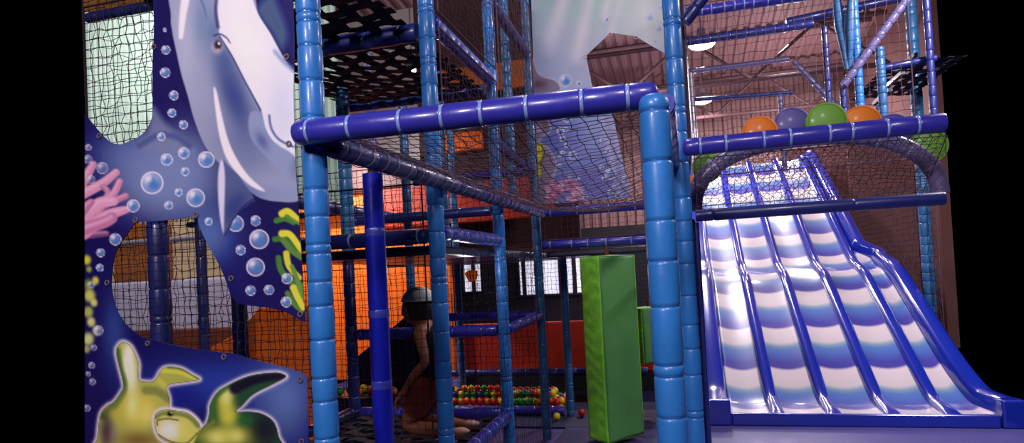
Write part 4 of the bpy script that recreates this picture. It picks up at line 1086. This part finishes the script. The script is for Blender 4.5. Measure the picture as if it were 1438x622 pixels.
unseen_area_light((-5.4, 4.6, 4.9), 60, .8, LC, (-5.6, 6.2, 2.2))  # unseen light aimed at the mint wall
unseen_area_light((-4.2, 6.6, 3.0), 70, .3, (1, .93, .9), (-4.3, 7.6, 1.2))  # hidden light added inside the frame to brighten the orange wall
def unseen_point_light(p, power, r=.12):  # point light with no fixture, added to lift dim areas
    L = bpy.data.lights.new('unseen_light', 'POINT'); L.shadow_soft_size = r; L.energy = power; L.color = LC
    o = bpy.data.objects.new('unseen_light', L); COL.objects.link(o); o.location = p
unseen_point_light((2.2, 13.9, 4.1), 150)  # uplight added to brighten the roof, no lamp stands here
unseen_point_light((-.9, 12.0, 4.2), 110)  # second added uplight for the roof, also without a fixture
unseen_point_light((-1.40, 4.10, 1.53), 2.6, .05)  # unseen light added under the deck for the child's cap and shoulder
w = bpy.data.worlds.new('world'); SC.world = w; w.use_nodes = True
w.node_tree.nodes['Background'].inputs[0].default_value = (0, 0, 0, 1)
w.node_tree.nodes['Background'].inputs[1].default_value = 0

# ------------------------------------------------------------------ child kneeling on the web floor
SKIN = mat('brown_skin', (150, 88, 62), .55, .4, 0, .03, 40)
HAIR = mat('dark_hair', (20, 14, 16), .6, .4, 0, .3, 60)
SHIRT = mat('black_cotton', (22, 20, 30), .85, .2, 0, .1, 30)
SHORTS = mat('brick_red_cotton', (120, 48, 40), .85, .2, 0, .1, 30)
CAPM = mat('pale_grey_green_cotton', (226, 236, 230), .8, .2, 0, .1, 30)
SOLE = mat('pale_sole', (206, 150, 140), .6)

def skin_chain(name, m, parent, joints, edges, root, origin, levels=2):
    names = list(joints)
    idx = {n: i for i, n in enumerate(names)}
    me = bpy.data.meshes.new(name)
    me.from_pydata([tuple(np.array(joints[n][0]) - np.array(origin)) for n in names], [(idx[a], idx[b]) for a, b in edges], [])
    me.materials.append(m)
    o = bpy.data.objects.new(name, me); COL.objects.link(o)
    if parent is not None: o.parent = parent
    else: o.location = origin
    s = o.modifiers.new('skin', 'SKIN'); s.use_smooth_shade = True
    for n in names:
        r = joints[n][1]; r = (r, r) if np.isscalar(r) else r
        me.skin_vertices[0].data[idx[n]].radius = r
    me.skin_vertices[0].data[idx[root]].use_root = True
    d = o.modifiers.new('sub', 'SUBSURF'); d.levels = levels; d.render_levels = levels
    return o
CX, CY = -1.645, 3.86          # child, facing -X and a little away
base = (CX, CY, .485)
J, E_ = {}, []
def j(n, x, y, z, r, par=None):
    J[n] = ((CX + x, CY + y, z), r)
    if par: E_.append((par, n))
j('pelvis', .03, 0, .80, .085)
j('waist', .025, 0, .90, .075, 'pelvis'); j('chest', .03, 0, 1.03, .085, 'waist'); j('upper', .02, 0, 1.13, .075, 'chest'); j('neck', -.01, 0, 1.205, .038, 'upper'); j('skull', -.035, .0, 1.27, .05, 'neck')
for sd, s in (('l', -1), ('r', 1)):
    j('sh' + sd, .02, .125 * s, 1.145, .042, 'upper')
    j('el' + sd, .055 + .02 * (s < 0), .165 * s, .965, .031, 'sh' + sd)
    j('fa' + sd, -.02, .16 * s, .875, .027, 'el' + sd)
    j('wr' + sd, -.075, .145 * s, .80, .020, 'fa' + sd)
    j('pm' + sd, -.11, .14 * s, .755, .024, 'wr' + sd)
    for q in range(4):
        w = (q - 1.5) * .014 * s; L = (.030, .034, .032, .025)[q]
        j('k%s%d' % (sd, q), -.135, .14 * s + w, .732, .0085, 'pm' + sd); j('m%s%d' % (sd, q), -.145, .14 * s + w * 1.1, .732 - L, .0078, 'k%s%d' % (sd, q)); j('t%s%d' % (sd, q), -.135, .14 * s + w * 1.1, .732 - L * 1.8, .0066, 'm%s%d' % (sd, q))
    j('th' + sd, -.10, .118 * s, .765, .0095, 'pm' + sd); j('tt' + sd, -.128, .108 * s, .748, .0078, 'th' + sd)
    j('hp' + sd, .02, .075 * s, .775, .078, 'pelvis')
    j('kn' + sd, -.11, .095 * s, .555, .050, 'hp' + sd)
    j('cf' + sd, .05, .095 * s, .545, .046, 'kn' + sd)
    j('an' + sd, .19, .095 * s, .535, .028, 'cf' + sd)
    j('bl' + sd, .245, .095 * s, .520, .026, 'an' + sd); j('to' + sd, .285, .095 * s, .505, .018, 'bl' + sd)
person = skin_chain('person', SKIN, None, J, E_, 'pelvis', base)
tag(person, 'kneeling child in a pale cap and black sleeveless top between two blue posts', 'person')

def ellipsoid(mb, c, rx, ry, rz, n=20, k=14, zmin=-1, zmax=1, dent=None):
    V, Fc = [], []
    a0, a1 = math.acos(max(-1, min(1, zmax))), math.acos(max(-1, min(1, zmin)))
    for i in range(k + 1):
        th = a0 + (a1 - a0) * i / k
        for q in range(n):
            p = [rx * math.sin(th) * math.cos(2 * PI * q / n), ry * math.sin(th) * math.sin(2 * PI * q / n), rz * math.cos(th)]
            if dent: p = dent(p)
            V.append((c[0] + p[0], c[1] + p[1], c[2] + p[2]))
    for i in range(k):
        for q in range(n): Fc.append((i * n + q, (i + 1) * n + q, (i + 1) * n + (q + 1) % n, i * n + (q + 1) % n))
    mb.add(V, Fc)
hc = (CX - .045, CY, 1.278)
mb = MB()
ellipsoid(mb, hc, .094, .075, .108, 24, 18, dent=lambda p: [p[0] * (.92 if p[2] < -.04 and p[0] < 0 else 1), p[1] * (.82 if p[2] < -.05 else 1), p[2]])
ellipsoid(mb, (hc[0] - .088, hc[1], hc[2] - .018), .016, .012, .022, 10, 8)                # nose
for s in (-1, 1): ellipsoid(mb, (hc[0] + .005, hc[1] + s * .070, hc[2] - .015), .018, .010, .028, 12, 8)   # ears
mb.build('head', SKIN, person)
mb = MB()
for s in (-1, 1): ellipsoid(mb, (hc[0] - .074, hc[1] + s * .030, hc[2] + .004), .012, .013, .009, 12, 8)
mb.build('eyes', mat('dark_eye', (30, 22, 20), .2), person)
mb = MB(); ellipsoid(mb, (hc[0] - .076, hc[1], hc[2] - .056), .012, .024, .007, 12, 8); mb.build('mouth', mat('lips', (120, 50, 46), .5), person)
mb = MB(); ellipsoid(mb, (hc[0] + .016, hc[1], hc[2] + .012), .106, .090, .114, 24, 14, -.62, 1.0, dent=lambda p: [p[0] * (.72 if p[0] < 0 and p[2] < .05 else 1), p[1], p[2]]); mb.build('hair', HAIR, person)
mb = MB(); ellipsoid(mb, (hc[0] + .022, hc[1], hc[2] + .03), .119, .102, .116, 24, 10, .20, 1.0); mb.build('cap', CAPM, person)
# sleeveless top: lofted rings
mb = MB(); V, Fc, n = [], [], 24
rings = [(.765, .115, .135, .03), (.80, .112, .132, .03), (.90, .096, .116, .025), (1.0, .100, .118, .03), (1.08, .102, .120, .028), (1.13, .092, .112, .022), (1.165, .074, .088, .012), (1.185, .056, .062, .006)]
for z, rx, ry, ox in rings:
    for q in range(n): V.append((CX + ox + rx * math.cos(2 * PI * q / n), CY + ry * math.sin(2 * PI * q / n), z))
for i in range(len(rings) - 1):
    for q in range(n): Fc.append((i * n + q, i * n + (q + 1) % n, (i + 1) * n + (q + 1) % n, (i + 1) * n + q))
mb.add(V, Fc); o = mb.build('vest', SHIRT, person)
mb = MB()
for s in (-1, 1):
    mb.tube([(CX + .03, CY + .05 * s, .83), (CX + .015, CY + .078 * s, .775), (CX - .03, CY + .088 * s, .70), (CX - .055, CY + .092 * s, .655)], [.098, .096, .086, .082], 18)
mb.build('shorts', SHORTS, person)
for s in (-1, 1):
    mb = MB(); ellipsoid(mb, (CX + .255, CY + .095 * s, .535), .055, .030, .022, 14, 8); mb.build('sole', SOLE, person)
